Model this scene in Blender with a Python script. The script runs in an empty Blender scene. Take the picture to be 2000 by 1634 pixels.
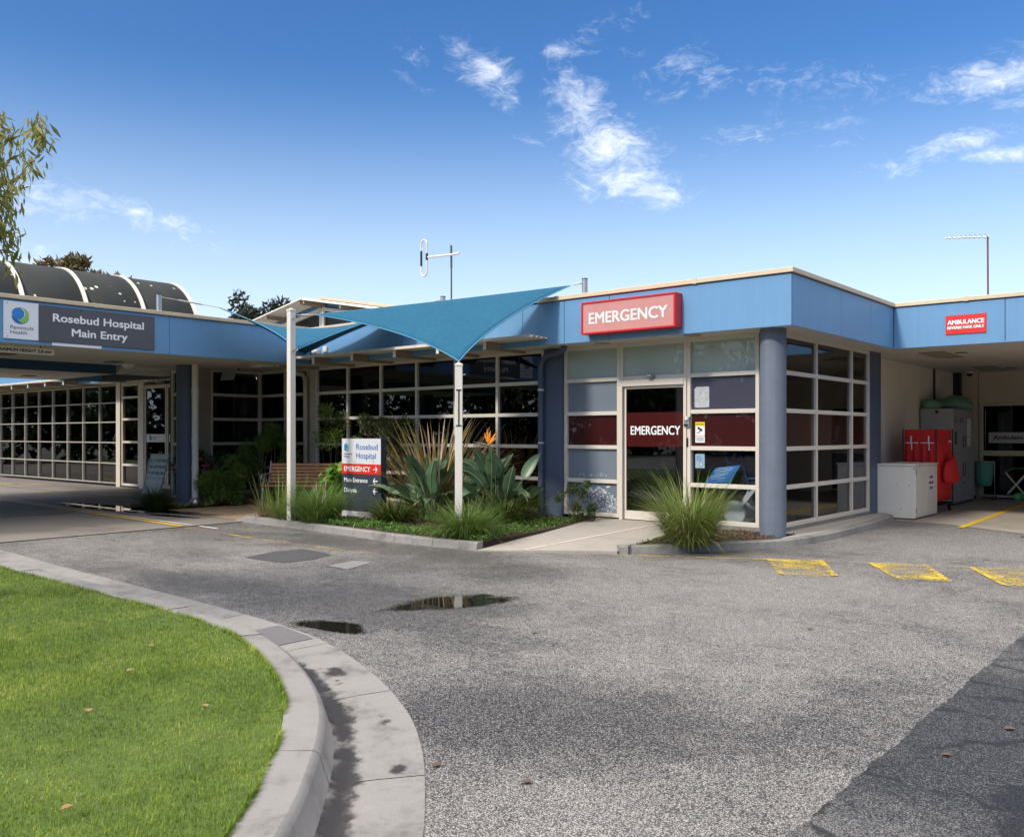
import bpy, bmesh, math, random
import numpy as np
from mathutils import Vector, Matrix
R = math.radians
PI = math.pi
random.seed(4)
rng = np.random.default_rng(11)
scene = bpy.context.scene
COL = scene.collection

# ------------------------------------------------------------------ camera
cam_d = bpy.data.cameras.new('camera')
cam = bpy.data.objects.new('camera', cam_d)
COL.objects.link(cam)
cam.location = (5.048, -11.602, 1.45)
cam.rotation_euler = (R(90), 0, math.atan2(.646, .763))
cam_d.sensor_width = 36
cam_d.lens = 36 * 1719 / 2000
cam_d.shift_y = 31 / 2000
cam_d.clip_end = 5000
scene.camera = cam

# ------------------------------------------------------------------ light, sky
SUN_AZ = (-.14, -.99)
SUN_EL = R(40)
SKY_STRENGTH = .15
view = scene.view_settings
view.view_transform = 'Standard'
view.look = 'None'
view.gamma = 1
view.exposure = .66
world = bpy.data.worlds.new('World')
scene.world = world
world.use_nodes = True

sl = bpy.data.lights.new('sun', 'SUN')
sl.energy = 2.2
sl.angle = R(7)
sl.color = (1, .93, .82)
sun = bpy.data.objects.new('sun', sl)
COL.objects.link(sun)
_sd = Vector((SUN_AZ[0], SUN_AZ[1], 0)).normalized() * math.cos(SUN_EL)
_sd.z = math.sin(SUN_EL)
sun.location = (-20, -30, 40)
sun.rotation_euler = _sd.to_track_quat('Z', 'Y').to_euler()

def node_tools(nt):
    def N(kind, **kw):
        n = nt.nodes.new('ShaderNode' + kind)
        ins = kw.pop('ins', {})
        for k, v in kw.items():
            setattr(n, k, v)
        for k, v in ins.items():
            s = n.inputs[k]
            if isinstance(v, bpy.types.NodeSocket):
                nt.links.new(v, s)
            else:
                s.default_value = v
        return n
    def Mth(op, a, b=None, c=None, clamp=False):
        n = nt.nodes.new('ShaderNodeMath'); n.operation = op; n.use_clamp = clamp
        for i, v in enumerate((a, b, c)):
            if v is None: continue
            if isinstance(v, bpy.types.NodeSocket): nt.links.new(v, n.inputs[i])
            else: n.inputs[i].default_value = v
        return n.outputs[0]
    return N, Mth

def rgba(c): return (c[0], c[1], c[2], 1)

def sky():
    nt = world.node_tree
    nt.nodes.clear()
    N, Mth = node_tools(nt)
    out = N('OutputWorld')
    bg = N('Background', ins={'Strength': SKY_STRENGTH})
    sk = N('TexSky', sky_type='NISHITA', sun_disc=False, sun_elevation=SUN_EL,
           sun_rotation=math.atan2(SUN_AZ[0], SUN_AZ[1]), air_density=1.0, dust_density=.6, ozone_density=2.2, altitude=0)
    tc = N('TexCoord')
    D = tc.outputs['Generated']
    fx = N('VectorMath', operation='DOT_PRODUCT', ins={0: D, 1: (.763, .646, 0)}).outputs['Value']
    fy = N('VectorMath', operation='DOT_PRODUCT', ins={0: D, 1: (-.646, .763, 0)}).outputs['Value']
    sz = N('SeparateXYZ', ins={0: D}).outputs['Z']
    az = Mth('ARCTAN2', fx, fy)
    el = Mth('ARCSINE', sz)
    v = N('CombineXYZ', ins={0: az, 1: el}).outputs[0]
    warp = N('TexNoise', ins={'Vector': v, 'Scale': 14, 'Detail': 3})
    v2 = N('VectorMath', operation='MULTIPLY_ADD', ins={0: warp.outputs['Color'], 1: (.045, .03, 0), 2: v}).outputs[0]
    v2 = N('VectorMath', operation='SUBTRACT', ins={0: v2, 1: (.022, .015, 0)}).outputs[0]
    def ell(a0, e0, ra, re, rot, w):
        m = N('Mapping', vector_type='TEXTURE', ins={'Vector': v2, 'Location': (a0, e0, 0), 'Rotation': (0, 0, rot), 'Scale': (ra * 1.3, re * 1.3, 1)})
        L = N('VectorMath', operation='LENGTH', ins={0: m.outputs[0]}).outputs['Value']
        mr = N('MapRange', interpolation_type='SMOOTHSTEP', ins={0: L, 1: 0.0, 2: 1.0, 3: w, 4: 0.0})
        return mr.outputs[0]
    # azimuth, elevation, half sizes, tilt, weight (radians)
    clouds = [(-.035, .395, .062, .030, -.6, .85), (-.012, .362, .040, .018, -.3, .6),
              (.075, .352, .055, .045, -.9, .85), (.115, .315, .075, .042, -.2, .95), (.135, .278, .080, .030, -.1, .95),
              (.095, .275, .06, .02, 0, .7), (.165, .268, .045, .028, 0, .7), (.025, .322, .03, .012, 0, .45),
              (.505, .345, .10, .028, .05, .8), (.47, .285, .075, .018, .12, .75), (.51, .270, .05, .012, 0, .95), (.40, .268, .035, .012, 0, .6),
              (.53, .318, .05, .016, 0, .6), (.36, .298, .03, .010, 0, .5), (.20, .385, .10, .035, -.1, .48), (.34, .36, .16, .03, -.1, .40),
              (.06, .405, .05, .02, 0, .5), (.30, .32, .12, .03, .1, .36),
              (-.47, .232, .075, .030, -.15, .75), (-.40, .225, .12, .022, -.25, .55), (-.405, .231, .022, .008, -.1, .9), (-.375, .226, .028, .009, -.2, .9),
              (.45, .125, .16, .02, 0, .5), (-.52, .16, .10, .03, .1, .6), (-.11, .40, .04, .04, -.5, .3), (.10, .43, .08, .03, .3, .3),
              (1.4, .35, .5, .06, 0, .8), (-1.3, .30, .5, .05, 0, .8), (2.6, .4, .6, .08, 0, .8), (-2.4, .35, .5, .06, 0, .7)]
    acc = None
    for c in clouds:
        e = ell(*c)
        acc = e if acc is None else Mth('MAXIMUM', acc, e)
    vs = N('Mapping', vector_type='POINT', ins={'Vector': v2, 'Scale': (1, 1.9, 1), 'Rotation': (0, 0, .25)}).outputs[0]
    n1 = N('TexNoise', ins={'Vector': vs, 'Scale': 22, 'Detail': 9, 'Roughness': .68, 'Distortion': .9}).outputs['Fac']
    n2 = N('TexNoise', ins={'Vector': vs, 'Scale': 60, 'Detail': 5, 'Roughness': .6, 'Distortion': .8}).outputs['Fac']
    nn = Mth('ADD', Mth('MULTIPLY', n1, .65), Mth('MULTIPLY', n2, .35))
    t = Mth('ADD', acc, Mth('MULTIPLY', Mth('SUBTRACT', nn, .5), 2.9))
    fac = N('MapRange', interpolation_type='SMOOTHSTEP', ins={0: t, 1: .20, 2: 1.75, 3: 0, 4: .95}).outputs[0]
    fac = Mth('MULTIPLY', fac, N('MapRange', ins={0: acc, 1: .0, 2: .22, 3: 0, 4: 1}).outputs[0], clamp=True)
    # thin haze band low over the roofs
    hz = N('MapRange', interpolation_type='SMOOTHSTEP', ins={0: el, 1: -.02, 2: .40, 3: .90, 4: 0}).outputs[0]
    skc = N('HueSaturation', ins={'Hue': .508, 'Saturation': 1.32, 'Value': .70, 'Color': sk.outputs[0]}).outputs[0]
    mixh = N('MixRGB', blend_type='MIX', ins={'Fac': hz, 'Color1': skc, 'Color2': (4.0, 4.8, 5.6, 1)}).outputs[0]
    # unseen bright cloud added overhead as soft white fill light
    vn = N('TexNoise', ins={'Vector': D, 'Scale': 3, 'Detail': 5}).outputs['Fac']
    fill_veil = Mth('MULTIPLY', N('MapRange', interpolation_type='SMOOTHSTEP', ins={0: el, 1: .50, 2: .85, 3: 0, 4: 1}).outputs[0], Mth('MULTIPLY_ADD', vn, .6, .45), clamp=True)
    mixv = N('MixRGB', blend_type='MIX', ins={'Fac': fill_veil, 'Color1': mixh, 'Color2': (14.5, 13.8, 13.0, 1)}).outputs[0]
    mix = N('MixRGB', blend_type='MIX', ins={'Fac': fac, 'Color1': mixv, 'Color2': (5.4, 5.6, 5.9, 1)}).outputs[0]
    nt.links.new(mix, bg.inputs['Color'])
    nt.links.new(bg.outputs[0], out.inputs['Surface'])
sky()

# ------------------------------------------------------------------ materials
MATS = {}
def base_mat(name):
    m = bpy.data.materials.new(name)
    m.use_nodes = True
    nt = m.node_tree
    nt.nodes.clear()
    N, Mth = node_tools(nt)
    out = N('OutputMaterial')
    return m, nt, N, Mth, out

def mat(name, col, rough=.55, metal=0., var=.12, vscale=2.5, bump=0., bscale=40., fine=0., streak=0., spec=.5, speck=None, coat=0., ssz=(.14, .015)):
    """plain painted / cast surface: broad tone drift, optional vertical weather streaks, fine grain, specks, bump"""
    if name in MATS: return MATS[name]
    m, nt, N, Mth, out = base_mat(name)
    pos = N('NewGeometry').outputs['Position']
    n1 = N('TexNoise', ins={'Vector': pos, 'Scale': vscale, 'Detail': 4, 'Roughness': .6}).outputs['Fac']
    k = Mth('MULTIPLY_ADD', Mth('SUBTRACT', n1, .5), 2 * var, 1)
    if streak:
        vs = N('Mapping', ins={'Vector': pos, 'Scale': (9, 9, .55)}).outputs[0]
        n2 = N('TexNoise', ins={'Vector': vs, 'Scale': 1.6, 'Detail': 5, 'Roughness': .65}).outputs['Fac']
        k = Mth('MULTIPLY', k, Mth('MULTIPLY_ADD', Mth('SUBTRACT', n2, .5), 2 * streak, 1))
    if fine:
        n3 = N('TexNoise', ins={'Vector': pos, 'Scale': 90, 'Detail': 3}).outputs['Fac']
        k = Mth('MULTIPLY', k, Mth('MULTIPLY_ADD', Mth('SUBTRACT', n3, .5), 2 * fine, 1))
    c = N('VectorMath', operation='SCALE', ins={0: col, 'Scale': k}).outputs[0]
    if speck:
        sc, thr, scol = speck
        vo = N('TexVoronoi', ins={'Vector': pos, 'Scale': sc})
        r = N('SeparateColor', ins={0: vo.outputs['Color']}).outputs[0]
        size = Mth('MULTIPLY_ADD', r, ssz[0], ssz[1])
        hit = Mth('MULTIPLY', Mth('LESS_THAN', vo.outputs['Distance'], size), Mth('GREATER_THAN', r, thr))
        c = N('MixRGB', ins={'Fac': hit, 'Color1': c, 'Color2': rgba(scol)}).outputs[0]
    p = N('BsdfPrincipled', ins={'Base Color': c, 'Roughness': rough, 'Metallic': metal, 'Specular IOR Level': spec, 'Coat Weight': coat})
    if bump:
        nb = N('TexNoise', ins={'Vector': pos, 'Scale': bscale, 'Detail': 4, 'Roughness': .65}).outputs['Fac']
        b = N('Bump', ins={'Strength': bump, 'Distance': .01, 'Height': nb})
        nt.links.new(b.outputs[0], p.inputs['Normal'])
    nt.links.new(p.outputs[0], out.inputs['Surface'])
    MATS[name] = m
    return m

def leaf_mat(name, cols, rough=.5, trans=.25, vscale=4, spec=.4):
    """foliage: every separate leaf takes its own tone"""
    if name in MATS: return MATS[name]
    m, nt, N, Mth, out = base_mat(name)
    g = N('NewGeometry')
    cr = N('ValToRGB')
    el = cr.color_ramp.elements
    el[0].position = 0; el[0].color = rgba(cols[0])
    el[1].position = 1; el[1].color = rgba(cols[-1])
    for i in range(1, len(cols) - 1):
        e = el.new(i / (len(cols) - 1)); e.color = rgba(cols[i])
    n1 = N('TexNoise', ins={'Vector': g.outputs['Position'], 'Scale': vscale, 'Detail': 2}).outputs['Fac']
    f = Mth('ADD', Mth('MULTIPLY', g.outputs['Random Per Island'], .65), Mth('MULTIPLY', n1, .5))
    f = Mth('SUBTRACT', f, .08, clamp=True)
    nt.links.new(f, cr.inputs[0])
    p = N('BsdfPrincipled', ins={'Base Color': cr.outputs[0], 'Roughness': rough, 'Specular IOR Level': spec})
    t = N('BsdfTranslucent', ins={'Color': cr.outputs[0]})
    mx = N('MixShader', ins={0: trans, 1: p.outputs[0], 2: t.outputs[0]})
    nt.links.new(mx.outputs[0], out.inputs['Surface'])
    MATS[name] = m
    return m

def glass_mat(name, tint=(.20, .22, .24), ior=1.62, film=None, film_fac=0., film_rough=.25):
    """tinted window glass: fresnel mirror over a dark tint; an optional film (frosted, coloured) behind it"""
    if name in MATS: return MATS[name]
    m, nt, N, Mth, out = base_mat(name)
    fr = N('Fresnel', ins={'IOR': ior}).outputs[0]
    tr = N('BsdfTransparent', ins={'Color': rgba(tint)})
    gl = N('BsdfGlossy', ins={'Color': (.95, .97, 1, 1), 'Roughness': .0})
    body = tr.outputs[0]
    if film:
        pos = N('NewGeometry').outputs['Position']
        nz = N('TexNoise', ins={'Vector': pos, 'Scale': 1.7, 'Detail': 3}).outputs['Fac']
        c = N('VectorMath', operation='SCALE', ins={0: film, 'Scale': Mth('MULTIPLY_ADD', nz, .3, .85)}).outputs[0]
        df = N('BsdfPrincipled', ins={'Base Color': c, 'Roughness': film_rough, 'Specular IOR Level': .3})
        body = N('MixShader', ins={0: film_fac, 1: body, 2: df.outputs[0]}).outputs[0]
    mx = N('MixShader', ins={0: fr, 1: body, 2: gl.outputs[0]})
    nt.links.new(mx.outputs[0], out.inputs['Surface'])
    MATS[name] = m
    return m

def emit_mat(name, col, st):
    m, nt, N, Mth, out = base_mat(name)
    e = N('Emission', ins={'Color': rgba(col), 'Strength': st})
    nt.links.new(e.outputs[0], out.inputs['Surface'])
    return m

def worn_paint(name, col, wear, scale):
    """road paint worn through to the stone underneath"""
    m, nt, N, Mth, out = base_mat(name)
    pos = N('NewGeometry').outputs['Position']
    n1 = N('TexNoise', ins={'Vector': pos, 'Scale': scale, 'Detail': 4, 'Roughness': .7}).outputs['Fac']
    n2 = N('TexVoronoi', ins={'Vector': pos, 'Scale': 95}).outputs['Distance']
    n3 = N('TexNoise', ins={'Vector': pos, 'Scale': 2.5, 'Detail': 2}).outputs['Fac']
    t = Mth('ADD', Mth('ADD', n1, Mth('MULTIPLY', n2, .25)), Mth('MULTIPLY', n3, .5))
    a = Mth('LESS_THAN', t, wear)
    c = N('VectorMath', operation='SCALE', ins={0: col, 'Scale': Mth('MULTIPLY_ADD', n1, .7, .6)}).outputs[0]
    p = N('BsdfPrincipled', ins={'Base Color': c, 'Roughness': .7})
    tr = N('BsdfTransparent')
    mx = N('MixShader', ins={0: a, 1: tr.outputs[0], 2: p.outputs[0]})
    nt.links.new(mx.outputs[0], out.inputs['Surface'])
    return m

def asphalt_mat(name, stones, dark, wet_shade_bias, cracks=False, scale=105., base=0.):
    """sprayed-seal road: pale and dark stone chips in black bitumen, damp patches and painted-in tree shade darker and glossier"""
    m, nt, N, Mth, out = base_mat(name)
    pos = N('NewGeometry').outputs['Position']
    vo = N('TexVoronoi', ins={'Vector': pos, 'Scale': scale, 'Randomness': 1})
    r = N('SeparateColor', ins={0: vo.outputs['Color']})
    cr = N('ValToRGB')
    el = cr.color_ramp.elements
    el[0].position = 0; el[0].color = rgba(stones[0])
    el[1].position = 1; el[1].color = rgba(stones[-1])
    for i in range(1, len(stones) - 1):
        e = el.new(i / (len(stones) - 1)); e.color = rgba(stones[i])
    nt.links.new(r.outputs[0], cr.inputs[0])
    edge = N('MapRange', interpolation_type='SMOOTHSTEP', ins={0: vo.outputs['Distance'], 1: .34, 2: .62, 3: 0, 4: 1}).outputs[0]
    c = N('MixRGB', ins={'Fac': Mth('MULTIPLY', edge, .85), 'Color1': cr.outputs[0], 'Color2': rgba(dark)}).outputs[0]
    # damp patches; on the old asphalt also painted tree shade
    w1 = N('TexNoise', ins={'Vector': pos, 'Scale': .55, 'Detail': 9, 'Roughness': .72, 'Distortion': .5}).outputs['Fac']
    w2 = N('TexNoise', ins={'Vector': pos, 'Scale': 2.2, 'Detail': 4, 'Roughness': .7}).outputs['Fac']
    def blob(x, y, rx, ry, rot, w):
        mp = N('Mapping', vector_type='TEXTURE', ins={'Vector': pos, 'Location': (x, y, 0), 'Rotation': (0, 0, rot), 'Scale': (rx, ry, 1)})
        mp2 = N('VectorMath', operation='MULTIPLY', ins={0: mp.outputs[0], 1: (1, 1, 0)})
        L = N('VectorMath', operation='LENGTH', ins={0: mp2.outputs[0]}).outputs['Value']
        return N('MapRange', interpolation_type='SMOOTHSTEP', ins={0: L, 1: .1, 2: 1.0, 3: w, 4: 0}).outputs[0]
    acc = base
    for b in wet_shade_bias:
        acc = Mth('ADD', acc, blob(*b))
    w3 = N('TexNoise', ins={'Vector': pos, 'Scale': 11, 'Detail': 5, 'Roughness': .75}).outputs['Fac']
    wet = Mth('ADD', Mth('ADD', Mth('ADD', Mth('MULTIPLY_ADD', w1, 1.7, -.35), Mth('MULTIPLY_ADD', w2, .8, -.175)), Mth('MULTIPLY_ADD', w3, 1.2, -.6)), acc)
    wet = Mth('ADD', wet, Mth('MULTIPLY', Mth('SUBTRACT', r.outputs[1], .5), .75))
    wet = N('MapRange', interpolation_type='SMOOTHSTEP', ins={0: wet, 1: .50, 2: 1.12, 3: 0, 4: 1}).outputs[0]
    chip = N('MapRange', interpolation_type='SMOOTHSTEP', ins={0: r.outputs[2], 1: .55, 2: .85, 3: .86, 4: .30}).outputs[0]
    k = Mth('SUBTRACT', 1, Mth('MULTIPLY', wet, chip))
    n3 = N('TexNoise', ins={'Vector': pos, 'Scale': 7, 'Detail': 4, 'Roughness': .7}).outputs['Fac']
    k = Mth('MULTIPLY', k, Mth('MULTIPLY_ADD', Mth('SUBTRACT', n3, .5), .5, 1))
    # tyre scuffs and drip streaks
    mp = N('Mapping', ins={'Vector': pos, 'Rotation': (0, 0, .35), 'Scale': (.9, 5.5, 1)}).outputs[0]
    st = N('TexNoise', ins={'Vector': mp, 'Scale': 1.1, 'Detail': 6, 'Roughness': .7, 'Distortion': .6}).outputs['Fac']
    k = Mth('MULTIPLY', k, N('MapRange', interpolation_type='SMOOTHSTEP', ins={0: st, 1: .56, 2: .72, 3: 1, 4: .55}).outputs[0])
    if cracks:
        wv = N('TexNoise', ins={'Vector': pos, 'Scale': 5, 'Detail': 3}).outputs['Color']
        pv = N('VectorMath', operation='MULTIPLY_ADD', ins={0: wv, 1: (.3, .3, 0), 2: pos}).outputs[0]
        vc = N('TexVoronoi', feature='DISTANCE_TO_EDGE', ins={'Vector': pv, 'Scale': 1.7}).outputs['Distance']
        cm = N('MapRange', ins={0: w2, 1: .42, 2: .56, 3: 0, 4: .05}).outputs[0]
        ck = N('MapRange', ins={0: Mth('SUBTRACT', vc, cm), 1: -.02, 2: .02, 3: .25, 4: 1}).outputs[0]
        k = Mth('MULTIPLY', k, ck)
    c = N('VectorMath', operation='SCALE', ins={0: c, 'Scale': k}).outputs[0]
    rough = Mth('MULTIPLY_ADD', wet, -.42, .85)
    p = N('BsdfPrincipled', ins={'Base Color': c, 'Roughness': rough, 'Specular IOR Level': .45})
    b = N('Bump', ins={'Strength': Mth('MULTIPLY_ADD', wet, -.35, .75), 'Distance': .006, 'Height': Mth('SUBTRACT', 1, vo.outputs['Distance'])})
    nt.links.new(b.outputs[0], p.inputs['Normal'])
    nt.links.new(p.outputs[0], out.inputs['Surface'])
    return m

def concrete_mat(name, col, stain=(.10, .085, .07), amount=.5, scale=1.1, rough=.75):
    m, nt, N, Mth, out = base_mat(name)
    pos = N('NewGeometry').outputs['Position']
    n1 = N('TexNoise', ins={'Vector': pos, 'Scale': scale, 'Detail': 6, 'Roughness': .68, 'Distortion': .4}).outputs['Fac']
    n2 = N('TexNoise', ins={'Vector': pos, 'Scale': 14, 'Detail': 5, 'Roughness': .7}).outputs['Fac']
    n3 = N('TexNoise', ins={'Vector': pos, 'Scale': 170, 'Detail': 2}).outputs['Fac']
    f = N('MapRange', interpolation_type='SMOOTHSTEP', ins={0: Mth('ADD', n1, Mth('MULTIPLY', Mth('SUBTRACT', n2, .5), .5)), 1: .45, 2: .8, 3: 0, 4: amount}).outputs[0]
    c = N('MixRGB', ins={'Fac': f, 'Color1': rgba(col), 'Color2': rgba(stain)}).outputs[0]
    k = Mth('MULTIPLY', Mth('MULTIPLY_ADD', Mth('SUBTRACT', n2, .5), .35, 1), Mth('MULTIPLY_ADD', Mth('SUBTRACT', n3, .5), .5, 1))
    c = N('VectorMath', operation='SCALE', ins={0: c, 'Scale': k}).outputs[0]
    p = N('BsdfPrincipled', ins={'Base Color': c, 'Roughness': Mth('MULTIPLY_ADD', f, -.25, rough)})
    b = N('Bump', ins={'Strength': .35, 'Distance': .006, 'Height': Mth('ADD', n2, Mth('MULTIPLY', n3, .4))})
    nt.links.new(b.outputs[0], p.inputs['Normal'])
    nt.links.new(p.outputs[0], out.inputs['Surface'])
    return m

blue = mat('blue fascia paint', (.125, .275, .47), rough=.42, var=.07, vscale=1.2, streak=.10)
blue_dk = mat('shadow gap black', (.012, .016, .025), rough=.8)
well_blue = mat('light well blue paint', (.06, .15, .26), rough=.5, var=.05)
cream = mat('cream capping', (.58, .48, .33), rough=.5, var=.12, vscale=4, streak=.08)
frame_m = mat('cream window aluminium', (.62, .56, .48), rough=.42, var=.06)
frame_t = mat('dull window aluminium', (.36, .33, .28), rough=.45, var=.15, vscale=6)
frame_d = mat('beige column paint', (.46, .40, .32), rough=.6, var=.08)
soffit_m = mat('soffit off-white', (.56, .52, .46), rough=.75, var=.05)
pier_m = mat('slate blue render', (.125, .15, .195), rough=.65, var=.14, vscale=5, bump=.7, bscale=48, streak=.2)
pier_s = mat('slate blue paint', (.065, .088, .135), rough=.55, var=.08)
wall_m = mat('cream wall sheet', (.72, .66, .56), rough=.6, var=.05, streak=.05)
wall_b = mat('beige wall sheet', (.52, .46, .36), rough=.65, var=.05)
dark_in = mat('dark interior', (.035, .035, .038), rough=.8)
floor_in = mat('grey vinyl floor', (.10, .10, .11), rough=.4)
white_p = mat('white painted steel', (.64, .61, .55), rough=.45, var=.08, vscale=4, streak=.14)
white_s = mat('white sign enamel', (.74, .75, .79), rough=.35, var=.03)
black_p = mat('black plastic', (.012, .012, .014), rough=.4)
red_p = mat('red enamel', (.52, .012, .014), rough=.3, var=.06)
red_sign = mat('red sign vinyl', (.62, .022, .018), rough=.4, var=.04)
char_s = mat('charcoal sign panel', (.085, .085, .10), rough=.3, var=.08)
navy_s = mat('dark slate sign panel', (.035, .045, .06), rough=.4, var=.1)
letter_w = mat('white lettering', (.84, .84, .84), rough=.45, var=.02)
letter_k = mat('black lettering', (.02, .018, .018), rough=.5)
letter_b = mat('blue lettering', (.02, .11, .44), rough=.45)
logo_b = mat('logo blue', (.03, .22, .58), rough=.4)
logo_b2 = mat('logo deep blue', (.015, .13, .45), rough=.4)
logo_g = mat('logo green', (.27, .50, .09), rough=.4)
galv = mat('galvanised steel', (.40, .41, .42), rough=.38, metal=.75, var=.15, vscale=9)
roof_c = mat('corrugated sheet cream', (.62, .56, .47), rough=.45, var=.1, vscale=6)
beam_m = mat('weathered timber beam', (.30, .23, .16), rough=.75, var=.25, vscale=7, streak=.2)
roof_g = mat('grey roof membrane', (.28, .28, .28), rough=.8)
vault_m = mat('dark vault sheeting', (.021, .025, .024), rough=.7, spec=.25, var=.15, vscale=1.2, speck=(3.2, .30, (.55, .52, .42)), ssz=(.13, .02))
sail_m = mat('teal shade cloth', (.010, .092, .165), rough=.75, var=.10, vscale=1.5, streak=.28, spec=.15)
hem_m = mat('pale blue hem webbing', (.06, .22, .36), rough=.6)
kerb_m = concrete_mat('kerb concrete', (.225, .215, .203), stain=(.075, .07, .062), amount=.85, scale=2.6)
path_m = concrete_mat('path concrete', (.34, .31, .27), amount=.35, scale=.9)
tan_m = concrete_mat('tan paving', (.30, .22, .14), stain=(.09, .06, .04), amount=.6, scale=1.5)
drive_m = concrete_mat('driveway concrete', (.19, .17, .15), stain=(.05, .043, .04), amount=.75, scale=.6)
bay_m = concrete_mat('bay concrete', (.33, .29, .24), stain=(.12, .10, .08), amount=.5, scale=.8)
soil_m = concrete_mat('bark and soil', (.045, .028, .018), stain=(.012, .008, .006), amount=.8, scale=6, rough=.95)
glass_d = glass_mat('dark window glass', (.36, .39, .44))
glass_e = glass_mat('entrance window glass', (.62, .66, .68), ior=1.5)
glass_c = glass_mat('clear window glass', (.92, .94, .94), ior=1.28)
glass_frost = glass_mat('frosted glass', film=(.36, .42, .38), film_fac=1., ior=1.45, film_rough=.3)
glass_grey = glass_mat('grey film glass', film=(.16, .19, .23), film_fac=1., ior=1.4, film_rough=.35)
glass_violet = glass_mat('violet grey film glass', film=(.055, .055, .085), film_fac=.96, ior=1.5, film_rough=.3)
glass_red = glass_mat('dark red film glass', film=(.040, .004, .004), film_fac=.97, ior=1.45, film_rough=.3)
glass_red_d = glass_mat('deep red film glass', tint=(.2, .05, .05), film=(.025, .003, .003), film_fac=.9, ior=1.55, film_rough=.3)
# ------------------------------------------------------------------ builders
LOC = {}
def tag(o, label=None, cat=None, group=None, kind=None):
    if label: o['label'] = label
    if cat: o['category'] = cat
    if group: o['group'] = group
    if kind: o['kind'] = kind
    return o

def thing(name, label, cat, loc=(0, 0, 0), rotz=0, group=None):
    o = bpy.data.objects.new(name, None)
    o.empty_display_size = .2
    COL.objects.link(o)
    o.location = loc
    o.rotation_euler = (0, 0, rotz)
    LOC[o] = Vector(loc)
    return tag(o, label, cat, group)

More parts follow.
